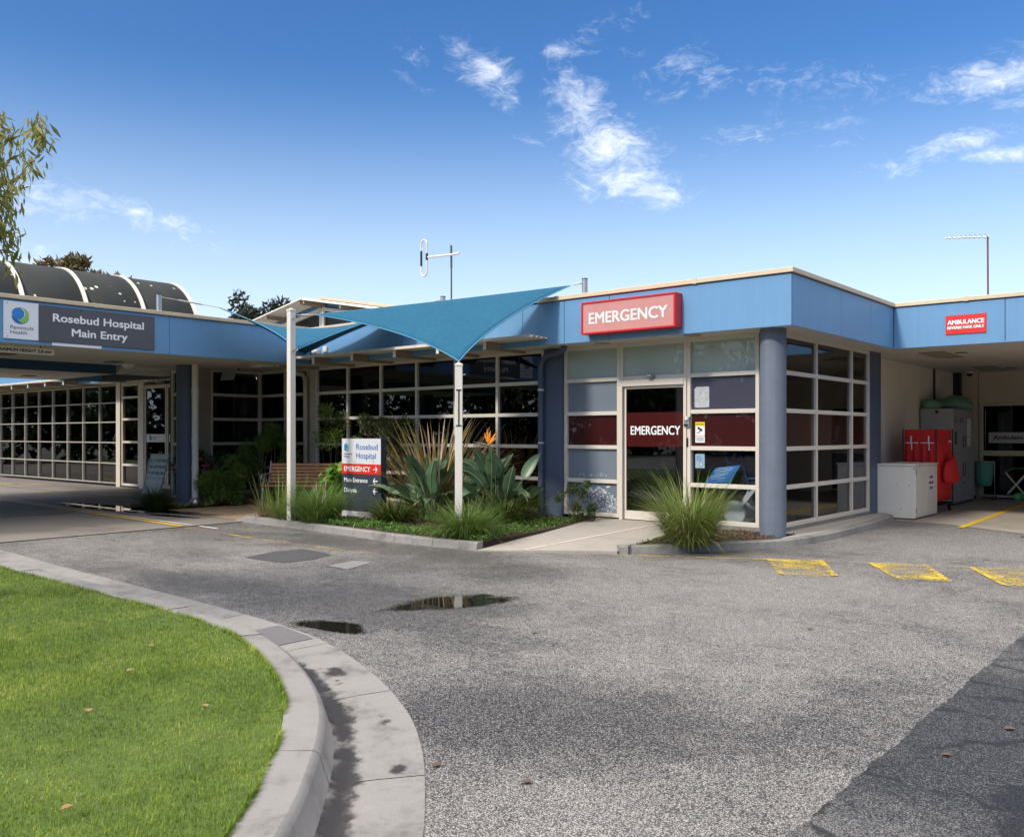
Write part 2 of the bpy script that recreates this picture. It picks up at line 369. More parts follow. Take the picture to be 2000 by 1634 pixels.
class MB:
    """collects boxes, tubes, prisms ... ; build() links them as ONE mesh object"""
    def __init__(self): self.v = []; self.f = []; self.sm = []
    def add(self, vs, fs, smooth=False):
        o = len(self.v)
        self.v += [tuple(p) for p in vs]
        self.f += [tuple(i + o for i in f) for f in fs]
        self.sm += [smooth] * len(fs)
        return self
    def box(self, x0, x1, y0, y1, z0, z1):
        if x0 > x1: x0, x1 = x1, x0
        if y0 > y1: y0, y1 = y1, y0
        if z0 > z1: z0, z1 = z1, z0
        return self.add([(x0, y0, z0), (x1, y0, z0), (x1, y1, z0), (x0, y1, z0), (x0, y0, z1), (x1, y0, z1), (x1, y1, z1), (x0, y1, z1)],
                        [(3, 2, 1, 0), (4, 5, 6, 7), (0, 1, 5, 4), (1, 2, 6, 5), (2, 3, 7, 6), (3, 0, 4, 7)])
    def obox(self, c, ux, uy, uz, hx, hy, hz):
        c = Vector(c); ux = Vector(ux).normalized(); uy = Vector(uy).normalized(); uz = Vector(uz).normalized()
        vs = [c + ux * hx * a + uy * hy * b + uz * hz * d for d in (-1, 1) for a, b in ((-1, -1), (1, -1), (1, 1), (-1, 1))]
        return self.add(vs, [(3, 2, 1, 0), (4, 5, 6, 7), (0, 1, 5, 4), (1, 2, 6, 5), (2, 3, 7, 6), (3, 0, 4, 7)])
    def beam(self, a, b, w, h, up=(0, 0, 1)):
        a = Vector(a); b = Vector(b); d = (b - a); L = d.length; d.normalize()
        s = d.cross(Vector(up)).normalized(); u = s.cross(d)
        return self.obox((a + b) / 2, d, s, u, L / 2, w / 2, h / 2)
    def poly(self, pts, smooth=False):
        return self.add(pts, [tuple(range(len(pts)))], smooth)
    def prism(self, pts, z0, z1):
        n = len(pts)
        vs = [(x, y, z0) for x, y in pts] + [(x, y, z1) for x, y in pts]
        return self.add(vs, [tuple(range(n - 1, -1, -1)), tuple(range(n, 2 * n))] + [(i, (i + 1) % n, (i + 1) % n + n, i + n) for i in range(n)])
    def tube(self, path, r, n=10, cap=True, smooth=True):
        P = [Vector(p) for p in path]
        rr = r if isinstance(r, (list, tuple)) else [r] * len(P)
        vs = []; fs = []; ref = None
        for i, p in enumerate(P):
            d = (P[min(i + 1, len(P) - 1)] - P[max(i - 1, 0)])
            if d.length < 1e-9: d = Vector((0, 0, 1))
            d.normalize()
            if ref is None:
                ref = Vector((0, 0, 1)) if abs(d.z) < .9 else Vector((1, 0, 0))
            s = d.cross(ref); 
            if s.length < 1e-6: s = d.cross(Vector((0, 1, 0)))
            s.normalize(); u = s.cross(d).normalized(); ref = u
            for k in range(n):
                a = 2 * PI * k / n
                vs.append(p + (s * math.cos(a) + u * math.sin(a)) * rr[i])
        for i in range(len(P) - 1):
            for k in range(n):
                fs.append((i * n + k, i * n + (k + 1) % n, (i + 1) * n + (k + 1) % n, (i + 1) * n + k))
        self.add(vs, fs, smooth)
        if cap:
            self.add(vs[:n], [tuple(range(n - 1, -1, -1))]); self.add(vs[-n:], [tuple(range(n))])
        return self
    def cyl(self, c, r, z0, z1, n=24, r2=None):
        return self.tube([(c[0], c[1], z0), (c[0], c[1], z1)], [r, r if r2 is None else r2], n)
    def disc(self, c, ux, uy, r, n=28, a0=0, a1=2 * PI, ry=None):
        c = Vector(c); ux = Vector(ux); uy = Vector(uy)
        ry = r if ry is None else ry
        return self.poly([c + ux * r * math.cos(a0 + (a1 - a0) * k / n) + uy * ry * math.sin(a0 + (a1 - a0) * k / n) for k in range(n)])
    def lathe(self, prof, c=(0, 0, 0), n=20, smooth=True):
        vs = []; fs = []
        for r, z in prof:
            for k in range(n):
                a = 2 * PI * k / n
                vs.append((c[0] + r * math.cos(a), c[1] + r * math.sin(a), c[2] + z))
        for i in range(len(prof) - 1):
            for k in range(n):
                fs.append((i * n + k, i * n + (k + 1) % n, (i + 1) * n + (k + 1) % n, (i + 1) * n + k))
        return self.add(vs, fs, smooth)
    def ball(self, c, rx, ry=None, rz=None, n=12, m=8):
        ry = rx if ry is None else ry; rz = rx if rz is None else rz
        prof = [(math.sin(PI * i / m), -math.cos(PI * i / m)) for i in range(m + 1)]
        o = MB().lathe(prof, n=n)
        return self.add([(c[0] + x * rx, c[1] + y * ry, c[2] + z * rz) for x, y, z in o.v], o.f, True)
    def build(self, name, material, parent=None, local=False, bevel=0, smooth=None, solid=0):
        me = bpy.data.meshes.new(name)
        v = self.v
        off = Vector((0, 0, 0))
        root = parent
        if parent is not None:
            off = LOC.get(parent, Vector((0, 0, 0)))
        elif not local:
            xs = [p[0] for p in v]; ys = [p[1] for p in v]; zs = [p[2] for p in v]
            off = Vector(((min(xs) + max(xs)) / 2, (min(ys) + max(ys)) / 2, min(zs)))
        if not local:
            v = [(p[0] - off.x, p[1] - off.y, p[2] - off.z) for p in v]
        me.from_pydata(v, [], self.f)
        me.update()
        sm = self.sm if smooth is None else [smooth] * len(self.f)
        me.polygons.foreach_set('use_smooth', sm)
        bm = bmesh.new(); bm.from_mesh(me)
        bmesh.ops.remove_doubles(bm, verts=bm.verts, dist=1e-6) if bevel else None
        if bevel: bmesh.ops.recalc_face_normals(bm, faces=bm.faces)
        bm.to_mesh(me); bm.free()
        if material: me.materials.append(material)
        o = bpy.data.objects.new(name, me)
        COL.objects.link(o)
        if parent is not None:
            o.parent = parent
            LOC[o] = off if not local else Vector((0, 0, 0))
        elif not local:
            o.location = off; LOC[o] = off
        if bevel:
            b = o.modifiers.new('bevel', 'BEVEL'); b.width = bevel; b.segments = 2; b.limit_method = 'ANGLE'; b.angle_limit = R(40)
        if solid:
            s = o.modifiers.new('thick', 'SOLIDIFY'); s.thickness = solid; s.offset = 0
        return o

def kids(o): return [c for c in bpy.data.objects if c.parent == o]
def copy_tree(o, parent=None):
    c = o.copy(); COL.objects.link(c)
    if parent is not None: c.parent = parent
    for ch in list(KIDS.get(o, kids(o))): copy_tree(ch, c)
    return c
KIDS = {}

def np_mesh(name, V, quads, material, parent=None, loc=None, smooth=True, tris=False):
    """fast mesh from numpy arrays (world coordinates); origin at loc"""
    k = quads.shape[1]
    if loc is None:
        loc = np.array(LOC[parent]) if parent is not None else np.array([V[:, 0].mean(), V[:, 1].mean(), V[:, 2].min()])
    me = bpy.data.meshes.new(name)
    n = len(V); f = len(quads)
    me.vertices.add(n); me.vertices.foreach_set('co', (V - np.array(loc)).astype(np.float32).ravel())
    me.loops.add(f * k); me.loops.foreach_set('vertex_index', quads.astype(np.int32).ravel())
    me.polygons.add(f)
    me.polygons.foreach_set('loop_start', np.arange(0, f * k, k, dtype=np.int32))
    me.polygons.foreach_set('use_smooth', np.full(f, smooth))
    me.update(calc_edges=True); me.validate()
    me.materials.append(material)
    o = bpy.data.objects.new(name, me); COL.objects.link(o)
    if parent is not None: o.parent = parent; LOC[o] = Vector(loc)
    else: o.location = loc; LOC[o] = Vector(loc)
    return o

# ---- lettering
_font_cache = {}
def text_geo(s, bold=0.0, spacing=1.0):
    key = (s, bold, spacing)
    if key in _font_cache: return _font_cache[key]
    cu = bpy.data.curves.new('lettering', 'FONT'); cu.body = s; cu.size = 1; cu.offset = bold; cu.space_character = spacing
    cu.resolution_u = 4
    o = bpy.data.objects.new('lettering', cu); COL.objects.link(o)
    dg = bpy.context.evaluated_depsgraph_get()
    me = bpy.data.meshes.new_from_object(o.evaluated_get(dg))
    V = [(v.co.x, v.co.y) for v in me.vertices]; F = [tuple(p.vertices) for p in me.polygons]
    bpy.data.objects.remove(o); bpy.data.curves.remove(cu); bpy.data.meshes.remove(me)
    _font_cache[key] = (V, F)
    return V, F

def letters(mb, s, origin, u, v, width, height, bold=.012):
    """write s with its lower-left corner (baseline) at origin along u (right) and v (up), scaled to width and cap height;
    bold thickens the strokes by overprinting"""
    V, F = text_geo(s)
    xs = [p[0] for p in V]
    x0, x1 = min(xs), max(xs)
    sx = (width - 2 * bold * height) / (x1 - x0); sy = height * (1 - 2 * bold * .7) / .70
    o = Vector(origin); u = Vector(u); v = Vector(v); n = u.cross(v)
    b = bold * height
    sh = [(0, 0)] if bold <= 0 else [(-1, -.7), (1, -.7), (1, .7), (-1, .7), (0, 0)]
    for k, (dx, dz) in enumerate(sh):
        mb.add([o + u * ((x - x0) * sx + b + dx * b) + v * (y * sy + .7 * b + dz * b) + n * (.0003 * k) for x, y in V], F)
    return mb

def logo(parent, c, u, v, n, r):
    """round swirl emblem: blue ball, green crescent, blue sweep below, white line between"""
    c = Vector(c); u = Vector(u); v = Vector(v); n = Vector(n)
    def disc(cx, cy, rr, lift, name, m, ry=None):
        MB().disc(c + u * cx * r + v * cy * r + n * lift, u, v, rr * r, 36, ry=None if ry is None else ry * r).build(name, m, parent)
    def shape(pts, lift, name, m):
        MB().poly([c + u * x * r + v * y * r + n * lift for x, y in pts]).build(name, m, parent)
    def arc(cx, cy, rr, a0, a1, k=14):
        return [(cx + rr * math.cos(R(a0 + (a1 - a0) * i / k)), cy + rr * math.sin(R(a0 + (a1 - a0) * i / k))) for i in range(k + 1)]
    # blue sweep: lower-left rim of the circle, running out along the right edge
    shape(arc(0, 0, 1, 185, 345) + [(.45, -.72), (.1, -.9), (-.3, -.55), (-.62, -.22)], .001, 'emblem_sweep', logo_b2)
    # green crescent on the upper right
    shape(arc(.02, .04, .94, 100, -82, 24) + [(-.38, -.42), (-.1, -.45)] + arc(-.2, .28, .76, -60, 88, 14), .0015, 'emblem_crescent', logo_g)
    disc(-.27, .24, .70, .002, 'emblem_ball', logo_b)

def glazing(parent, axis, c, us, zs, pane_fn, wv=.055, wh=.06, depth=.10, out=.05, end_w=None, first=0, fm=None):
    """a run of framed window bays on the plane y=c (axis 'x', facing -y) or x=c (axis 'y', facing +x).
    us: mullion centre lines; zs: transom centre lines from sill to head; pane_fn(bay, row) -> material or None"""
    def P(u, n, z): return (u, c - n, z) if axis == 'x' else (c + n, u, z)
    def bx(mb, u0, u1, n0, n1, z0, z1):
        a = P(u0, n0, z0); b = P(u1, n1, z1)
        mb.box(a[0], b[0], a[1], b[1], z0, z1)
    for i in range(len(us) - 1):
        mb = MB()
        z0, z1 = zs[0], zs[-1]
        bx(mb, us[i] - wv / 2, us[i] + wv / 2, out - depth, out, z0 - wh / 2, z1 + wh / 2)
        if i == len(us) - 2:
            bx(mb, us[-1] - wv / 2, us[-1] + wv / 2, out - depth, out, z0 - wh / 2, z1 + wh / 2)
        ul, ur = us[i] + wv / 2, us[i + 1] - wv / 2
        for z in zs:
            bx(mb, ul, ur, out - depth + .004, out - .004, z - wh / 2, z + wh / 2)
        w = mb.build('window', fm or frame_m, parent, bevel=.004)
        for j in range(len(zs) - 1):
            m = pane_fn(first + i, j)
            if m is None: continue
            pb = MB(); bx(pb, ul - .004, ur + .004, -.006, .0, zs[j] + wh / 2 - .004, zs[j + 1] - wh / 2 + .004)
            pb.build('pane', m, w)

# ---- foliage helpers (numpy)
def strips(base, az, L, tilt, bend, w, seg=5, taper=1.0, fold=0.0, sway=0.0, prof=None, roll=None):
    """N curved leaf blades. base (N,3); az azimuth; tilt from vertical at the foot; bend added along the blade; w full width"""
    N = len(L)
    t = np.linspace(0, 1, seg + 1)
    p = base.copy(); rows = []
    sx, sy = -np.sin(az), np.cos(az)
    a = tilt.copy(); da = bend / seg
    azz = az.copy()
    for i, ti in enumerate(t):
        ww = w * (prof(ti) if prof else (1 - ti ** 1.6 * taper * .96) * (.55 + .45 * min(1, ti * 5)))
        nx, ny, nz = np.cos(azz) * np.cos(a), np.sin(azz) * np.cos(a), -np.sin(a)   # blade normal-ish (down side)
        cx_, cy_, cz_ = sx, sy, 0 * sx
        if roll is not None:
            c_, s_ = np.cos(roll), np.sin(roll)
            cx_, cy_, cz_ = sx * c_ + nx * s_, sy * c_ + ny * s_, nz * s_
            nx, ny, nz = nx * c_ - sx * s_, ny * c_ - sy * s_, nz * c_
        l = p + np.stack([cx_ * ww / 2, cy_ * ww / 2, cz_ * ww / 2], 1)
        r = p - np.stack([cx_ * ww / 2, cy_ * ww / 2, cz_ * ww / 2], 1)
        if fold:
            rows += [l, p + np.stack([nx, ny, nz], 1) * (ww * fold)[:, None], r]
        else:
            rows += [l, r]
        p = p + np.stack([np.cos(azz) * np.sin(a), np.sin(azz) * np.sin(a), np.cos(a)], 1) * (L / seg)[:, None]
        a = a + da
        azz = azz + sway / seg
    k = 3 if fold else 2
    V = np.stack(rows, 1).reshape(-1, 3)
    n = k * (seg + 1)
    off = (np.arange(N) * n)[:, None]
    q = []
    for i in range(seg):
        for j in range(k - 1):
            q.append([i * k + j, i * k + j + 1, (i + 1) * k + j + 1, (i + 1) * k + j])
    Q = (off[:, :, None] + np.array(q)[None]).reshape(-1, 4)
    return V, Q

def merge(parts):
    V = []; Q = []; o = 0
    for v, q in parts:
        V.append(v); Q.append(q + o); o += len(v)
    return np.concatenate(V), np.concatenate(Q)

def leaf_cloud(P, size, out_dir=None, aspect=2.2, droop=0.0, jitter=1.0, fold=.18):
    """one small folded diamond leaf per point P (N,3)"""
    N = len(P)
    d = rng.normal(size=(N, 3)) * jitter
    if out_dir is not None: d += out_dir * 1.2
    d[:, 2] -= droop
    d /= np.linalg.norm(d, axis=1)[:, None] + 1e-9
    r = rng.normal(size=(N, 3)); s = np.cross(d, r); s /= np.linalg.norm(s, axis=1)[:, None] + 1e-9
    n = np.cross(s, d)
    L = size * rng.uniform(.65, 1.35, N); W = L / aspect
    a = P; b = P + d * (L * .5)[:, None] + s * (W * .5)[:, None] + n * (W * fold)[:, None]
    c = P + d * L[:, None]; e = P + d * (L * .5)[:, None] - s * (W * .5)[:, None] + n * (W * fold)[:, None]
    V = np.stack([a, b, c, e], 1).reshape(-1, 3)
    Q = (np.arange(N) * 4)[:, None] + np.array([[0, 1, 2, 3]])
    return V, Q

def crown_points(n, c, rx, ry, rz, lumps=14, lump_r=.38, seed=0):
    """points gathered into uneven clumps through an ellipsoid: gaps stay between the clumps"""
    g = np.random.default_rng(seed)
    cs = g.normal(size=(lumps, 3)); cs /= np.linalg.norm(cs, axis=1)[:, None]
    cs *= (g.uniform(.35, .95, lumps) ** .6)[:, None]
    rad = g.uniform(.55, 1.2, lumps) * lump_r
    idx = g.integers(0, lumps, n)
    d = g.normal(size=(n, 3)); d /= np.linalg.norm(d, axis=1)[:, None]
    p = cs[idx] + d * (rad[idx] * g.uniform(.2, 1, n) ** .45)[:, None]
    out = p / (np.linalg.norm(p, axis=1)[:, None] + 1e-9)
    return p * np.array([rx, ry, rz]) + np.array(c), out, cs * np.array([rx, ry, rz]) + np.array(c)
# ------------------------------------------------------------------ ground, roads, kerbs, lawn
def sheet(name, pts, z, m, kind='structure', parent=None):
    """flat polygon, triangulated"""
    bm = bmesh.new()
    vs = [bm.verts.new((x, y, z)) for x, y in pts]
    es = [bm.edges.new((vs[i], vs[(i + 1) % len(vs)])) for i in range(len(vs))]
    bmesh.ops.triangle_fill(bm, edges=es, use_beauty=True, use_dissolve=False)
    for f in bm.faces:
        if f.normal.z < 0: f.normal_flip()
    me = bpy.data.meshes.new(name); bm.to_mesh(me); bm.free()
    me.materials.append(m)
    o = bpy.data.objects.new(name, me); COL.objects.link(o)
    o['kind'] = kind
    return o

def catmull(pts, k=8):
    P = [Vector((a, b)) for a, b in pts]
    out = []
    for i in range(len(P) - 1):
        p0 = P[max(i - 1, 0)]; p1 = P[i]; p2 = P[i + 1]; p3 = P[min(i + 2, len(P) - 1)]
        for j in range(k):
            t = j / k
            out.append(.5 * ((2 * p1) + (p2 - p0) * t + (2 * p0 - 5 * p1 + 4 * p2 - p3) * t * t + (3 * p1 - p0 - 3 * p2 + p3) * t ** 3))
    out.append(P[-1])
    return out

far_m = mat('distant ground', (.10, .10, .08), rough=.9, vscale=.2)
g = MB(); g.poly([(-900, -900, -.12), (900, -900, -.12), (900, 900, -.12), (-900, 900, -.12)])
tag(g.build('ground', far_m, local=True), kind='structure')

# lawn island: the outer edge of its gutter, then offsets inward
OUT = catmull([(-40, -7.25), (-20, -7.27), (-12, -7.3), (-6.975, -7.331), (-5.784, -7.389), (-3.443, -7.49), (-1.371, -7.571), (-.261, -7.68), (.456, -7.878),
               (1.056, -8.122), (1.523, -8.366), (1.854, -8.577), (2.182, -8.837), (2.449, -9.084), (2.754, -9.39), (3.05, -9.75), (3.33, -10.2),
               (3.56, -10.8), (3.7, -11.6), (3.66, -12.6), (3.3, -14), (2.2, -15.6), (0, -17), (-4, -18), (-40, -18.2)], 8)
NRM = []
for i in range(len(OUT)):
    t = OUT[min(i + 1, len(OUT) - 1)] - OUT[max(i - 1, 0)]; t.normalize()
    NRM.append(Vector((t.y, -t.x)))        # points to the right of travel = into the island
def off(i, d): return OUT[i] + NRM[i] * d
def wid(i):                                # kerb grows a little wider along the far straight
    return 1 + .16 * min(1, max(0, (-.5 - OUT[i].x) / 4))

# road sheet with the island cut out
bm = bmesh.new()
def loop(pts):
    vs = [bm.verts.new((p[0], p[1], 0)) for p in pts]
    return [bm.edges.new((vs[i], vs[(i + 1) % len(vs)])) for i in range(len(vs))]
es = loop([(-41, -41), (41, -41), (41, 16), (-41, 16)]) + loop([(p.x + n.x * .01, p.y + n.y * .01) for p, n in zip(OUT, NRM)])
bmesh.ops.triangle_fill(bm, edges=es, use_beauty=True)
isl = [(p.x, p.y) for p in OUT]
for f in list(bm.faces):
    c = f.calc_center_median(); inside = False
    for i in range(len(isl)):
        x1, y1 = isl[i]; x2, y2 = isl[(i + 1) % len(isl)]
        if (y1 > c.y) != (y2 > c.y) and c.x < (x2 - x1) * (c.y - y1) / (y2 - y1) + x1: inside = not inside
    if inside: bm.faces.remove(f)
for f in bm.faces:
    if f.normal.z < 0: f.normal_flip()
me = bpy.data.meshes.new('road'); bm.to_mesh(me); bm.free()
WET = [(-.35, -6.6, 1.3, 1.5, 0, .55), (-3.2, -4.05, 3.6, .85, 0, .50), (-.9, -4.6, 1.0, 1.0, 0, .5), (2.45, -7.95, 1.35, .95, .6, .60), (1.9, -8.3, .7, .6, .3, .45), (-1.3, -6.3, 1.4, .8, .1, .25),
       (-2.6, -7.0, 3.4, .7, 0, .48), (3.45, -7.0, .5, 1.8, 0, .34), (.8, -6.9, .9, .5, 0, .3), (1.4, -4.0, 2.4, 2.0, 0, -.30), (2.7, -5.6, 1.0, 1.2, 0, -.2), (2.95, -9.1, .6, .6, 0, -.2), (-4.5, -5.3, 2.0, .5, 0, -.2), (2.7, 1.0, 2.5, 3.0, 0, -.4)]
asph = asphalt_mat('chip seal', [(.07, .068, .066), (.25, .243, .235), (.38, .37, .356), (.46, .45, .436), (.34, .29, .25), (.55, .54, .53)], (.04, .038, .037), WET, scale=160.)
me.materials.append(asph)
o = bpy.data.objects.new('road', me); COL.objects.link(o); o['kind'] = 'structure'

# older cracked asphalt on the right, ragged seam
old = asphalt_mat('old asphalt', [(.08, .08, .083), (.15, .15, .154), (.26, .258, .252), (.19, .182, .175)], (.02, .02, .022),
                  [(4.2, -6.7, 1.2, 1.25, 0, .75), (4.0, -7.6, .5, .9, 0, .35), (4.3, -8.75, 1.3, .85, 0, -.85), (4.05, -8.0, .3, .25, .5, -.3), (3.9, -5.2, .35, .6, 0, -.4), (4.6, -5.0, .6, .6, 0, .2), (5, -9.5, 1.5, 1.2, 0, .1)], cracks=True, scale=150, base=.34)  # dark blobs put tree shade, along with damp, into the colour
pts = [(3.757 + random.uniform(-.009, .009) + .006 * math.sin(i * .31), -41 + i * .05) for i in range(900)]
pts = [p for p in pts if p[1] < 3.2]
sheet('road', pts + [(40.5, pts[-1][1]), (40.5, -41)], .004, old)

# concrete driveway under the canopy, tan footpath
sheet('driveway', [(-41, -7.2), (-7.77, -7.34), (-7.74, -5.4), (-7.80, -3.4), (-7.9, -3.2), (-10.75, -3.2), (-10.95, -2.95), (-10.8, -1.2), (-12.2, .1), (-41, .1)], .004, drive_m)
jm = mat('dark joint', (.012, .011, .01), rough=.9)
jb = MB()
for x in (-11.66, -15.5, -19.4, -23.5): jb.box(x - .012, x + .012, -7.1, -4.42, .006, .0085); 
for x in (-12.9, -16.8, -20.5): jb.box(x - .008, x + .008, -4.0, -.05, .006, .0085)
jb.box(-30, -7.8, -2.02, -2.005, .006, .0085)
jb.box(-7.775, -7.745, -7.3, -3.35, .004, .009)
tag(jb.build('road_joint', jm), kind='structure')
sheet('footpath', [(-7.86, -3.26), (-7.74, -3.2), (-7.74, -.05), (-10.75, -.05), (-10.8, -1.2), (-10.9, -2.9), (-10.72, -3.26)], .010, tan_m)

# kerb and gutter of the lawn island
prof = [(0, .004), (.2, -.006), (.385, -.022), (.400, -.015), (.437, .100), (.448, .118), (.468, .128), (.60, .131), (.63, .125), (.635, -.05)]
joints = [0]; acc = 0
for i in range(1, len(OUT)):
    acc += (OUT[i] - OUT[i - 1]).length
    if acc > (1.25 if OUT[i].x > -9 else 4): joints.append(i); acc = 0
if joints[-1] != len(OUT) - 1: joints.append(len(OUT) - 1)
kb = MB()
PARTS = ((0, 2), (2, 4), (4, 6), (6, 8), (8, 9))
for a, b in zip(joints[:-1], joints[1:]):
    rows = []
    idx = list(range(a, b + 1))
    jit = random.uniform(-.004, .004)
    for q, i in enumerate(idx):
        p, n = OUT[i], NRM[i]
        sh = .004 if q == 0 else (-.004 if q == len(idx) - 1 else 0)
        tt = Vector((-n.y, n.x))
        rows.append([((p + n * d * wid(i) + tt * sh).x, (p + n * d * wid(i) + tt * sh).y, z + (jit if d > .4 and z > 0 else 0)) for d, z in prof])
    for j0, j1 in PARTS:
        m = j1 - j0 + 1
        vs = [v for r in rows for v in r[j0:j1 + 1]]
        fs = [(i * m + j, i * m + j + 1, (i + 1) * m + j + 1, (i + 1) * m + j) for i in range(len(rows) - 1) for j in range(m - 1)]
        kb.add(vs, fs, True)
ko = kb.build('kerb_and_gutter', kerb_m, local=True)
ko['kind'] = 'structure'
# dark repaired slab of gutter, mossy silt along the invert
dk = concrete_mat('dark repaired concrete', (.12, .115, .12), amount=.4, scale=2)
def gutter_strip(i0, i1, d0, d1, lift, k=4):
    mb = MB(); rows = []
    def zz(d):
        for (a, za), (b, zb) in zip(prof[:-1], prof[1:]):
            if a <= d <= b: return za + (zb - za) * (d - a) / (b - a)
        return .13
    for i in range(i0, i1 + 1):
        rows.append([(off(i, d0 + (d1 - d0) * j / k)[0], off(i, d0 + (d1 - d0) * j / k)[1], zz(d0 + (d1 - d0) * j / k) + lift) for j in range(k + 1)])
    mb.add([v for r in rows for v in r], [(i * (k + 1) + j, i * (k + 1) + j + 1, (i + 1) * (k + 1) + j + 1, (i + 1) * (k + 1) + j) for i in range(len(rows) - 1) for j in range(k)], True)
    return mb
near = min(range(len(OUT)), key=lambda i: (OUT[i] - Vector((-.55, -7.66))).length)
tag(gutter_strip(near, near + 5, .03, .37, .004).build('kerb_and_gutter', dk, local=True), kind='structure')
def silt_mat():
    m, nt, N, Mth, out = base_mat('gutter silt')
    pos = N('NewGeometry').outputs['Position']
    uv = N('Attribute', attribute_name='across').outputs['Fac']
    n1 = N('TexNoise', ins={'Vector': pos, 'Scale': 9, 'Detail': 6, 'Roughness': .7}).outputs['Fac']
    n2 = N('TexNoise', ins={'Vector': pos, 'Scale': 1.3, 'Detail': 3}).outputs['Fac']
    t = Mth('ADD', Mth('ADD', Mth('MULTIPLY', n1, 1.1), Mth('MULTIPLY', n2, 1.6)), Mth('MULTIPLY_ADD', uv, .85, -.5))
    for bx, by, ra, rb_, ro in ((1.68, -8.62, .20, .10, -.6), (.75, -8.18, .30, .10, -.4), (2.2, -9.0, .12, .08, -.8)):
        mp = N('Mapping', vector_type='TEXTURE', ins={'Vector': pos, 'Location': (bx, by, 0), 'Rotation': (0, 0, ro), 'Scale': (ra, rb_, 1)})
        L = N('VectorMath', operation='LENGTH', ins={0: mp.outputs[0]}).outputs['Value']
        t = Mth('ADD', t, N('MapRange', interpolation_type='SMOOTHSTEP', ins={0: L, 1: 0, 2: 1.15, 3: .62, 4: 0}).outputs[0])
    a = N('MapRange', interpolation_type='SMOOTHSTEP', ins={0: t, 1: 1.28, 2: 1.62, 3: 0, 4: .93}).outputs[0]
    p = N('BsdfPrincipled', ins={'Base Color': (.028, .024, .021, 1), 'Roughness': .55})
    mx = N('MixShader', ins={0: a, 1: N('BsdfTransparent').outputs[0], 2: p.outputs[0]})
    nt.links.new(mx.outputs[0], out.inputs['Surface'])
    return m
k0 = min(range(len(OUT)), key=lambda i: (OUT[i] - Vector((.45, -7.9))).length)
so = gutter_strip(k0, 150, .06, .398, .003, k=8).build('gutter_silt', silt_mat(), local=True)
so['kind'] = 'stuff'
at = so.data.attributes.new('across', 'FLOAT', 'POINT')
at.data.foreach_set('value', np.tile(np.array([0, .0, .05, .15, .35, .6, .85, 1, .8]), 150 - k0 + 1).astype(np.float32))

# lawn base and grass blades
inner = [(off(i, .625 * wid(i))[0], off(i, .625 * wid(i))[1]) for i in range(len(OUT))]
lawn_base = mat('lawn thatch', (.07, .11, .02), rough=.95, var=.35, vscale=6, fine=.3)
sheet('lawn', inner, .118, lawn_base)
def in_poly(x, y, poly):
    ins = np.zeros(len(x), bool)
    px = np.array([p[0] for p in poly]); py = np.array([p[1] for p in poly])
    for i in range(len(px)):
        x1, y1 = px[i], py[i]; x2, y2 = px[(i + 1) % len(px)], py[(i + 1) % len(px)]
        if y1 == y2: continue
        c = ((y1 > y) != (y2 > y)) & (x < (x2 - x1) * (y - y1) / (y2 - y1) + x1)
        ins ^= c
    return ins
def noise2(x, y, s, seed=0):
    g = np.random.default_rng(seed); v = 0
    for k in range(6):
        a = g.uniform(0, 2 * PI); f = s * g.uniform(.5, 1.8); ph = g.uniform(0, 2 * PI)
        v = v + np.sin((x * math.cos(a) + y * math.sin(a)) * f + ph)
    return v / 6
n = 2600000
gx = rng.uniform(-9.5, 3.8, n); gy = rng.uniform(-17.5, -8.0, n)
dx = gx - 5.048; dy = gy + 11.602
dep = dx * -.646 + dy * .763; lat = dx * .763 + dy * .646
view_ = (dep > 1.6) & (lat < .02 * dep) & (lat > -.70 * dep - .5)
dist = np.hypot(dx, dy)
prob = np.where(view_, np.clip((4.2 / np.maximum(dep, .1)) ** 1.25, 0, 1), .30 * np.clip((4.5 / np.maximum(dist, 1)) ** 1.5, 0, 1))
dep = np.where(view_, dep, np.maximum(dist, 4) * 1.8)
keep = rng.uniform(size=n) < prob
gx, gy, dep = gx[keep], gy[keep], dep[keep]
ins = in_poly(gx, gy, inner)
gx, gy, dep = gx[ins], gy[ins], dep[ins]
N_ = len(gx)
tuft = noise2(gx, gy, 9, 3) * .5 + noise2(gx, gy, 2.2, 5) * .5
L = (.016 + .016 * np.clip(tuft + .3, 0, 1)) * rng.uniform(.5, 1.6, N_)
w = np.clip(.0026 * (dep / 4.0) ** .8, .0024, .009) * rng.uniform(.7, 1.4, N_)
V, Q = strips(np.stack([gx, gy, np.full(N_, .116)], 1), rng.uniform(0, 2 * PI, N_), L, rng.uniform(.1, 1.35, N_), rng.uniform(.1, 1.1, N_), w, seg=2, taper=.95)
# tufts leaning out over the kerb
ei = rng.uniform(20, len(OUT) - 40, 16000)
ea = ei.astype(int); fr_ = ei - ea
ex = np.array([off(i, .635 * wid(i))[0] for i in ea]) * (1 - fr_) + np.array([off(i + 1, .635 * wid(i + 1))[0] for i in ea]) * fr_
ey = np.array([off(i, .635 * wid(i))[1] for i in ea]) * (1 - fr_) + np.array([off(i + 1, .635 * wid(i + 1))[1] for i in ea]) * fr_
en = np.array([math.atan2(-NRM[i].y, -NRM[i].x) for i in ea])
km = noise2(ex, ey, 11, 21) + rng.uniform(-.3, .3, len(ex)) > -.1
ex, ey, en = ex[km], ey[km], en[km]
Ve, Qe = strips(np.stack([ex, ey, np.full(len(ex), .116)], 1), en + rng.normal(0, .8, len(ex)), rng.uniform(.02, .055, len(ex)), rng.uniform(.3, 1.1, len(ex)), rng.uniform(.2, .9, len(ex)), rng.uniform(.0025, .005, len(ex)), seg=2, taper=.95)
V, Q = merge([(V, Q), (Ve, Qe)])
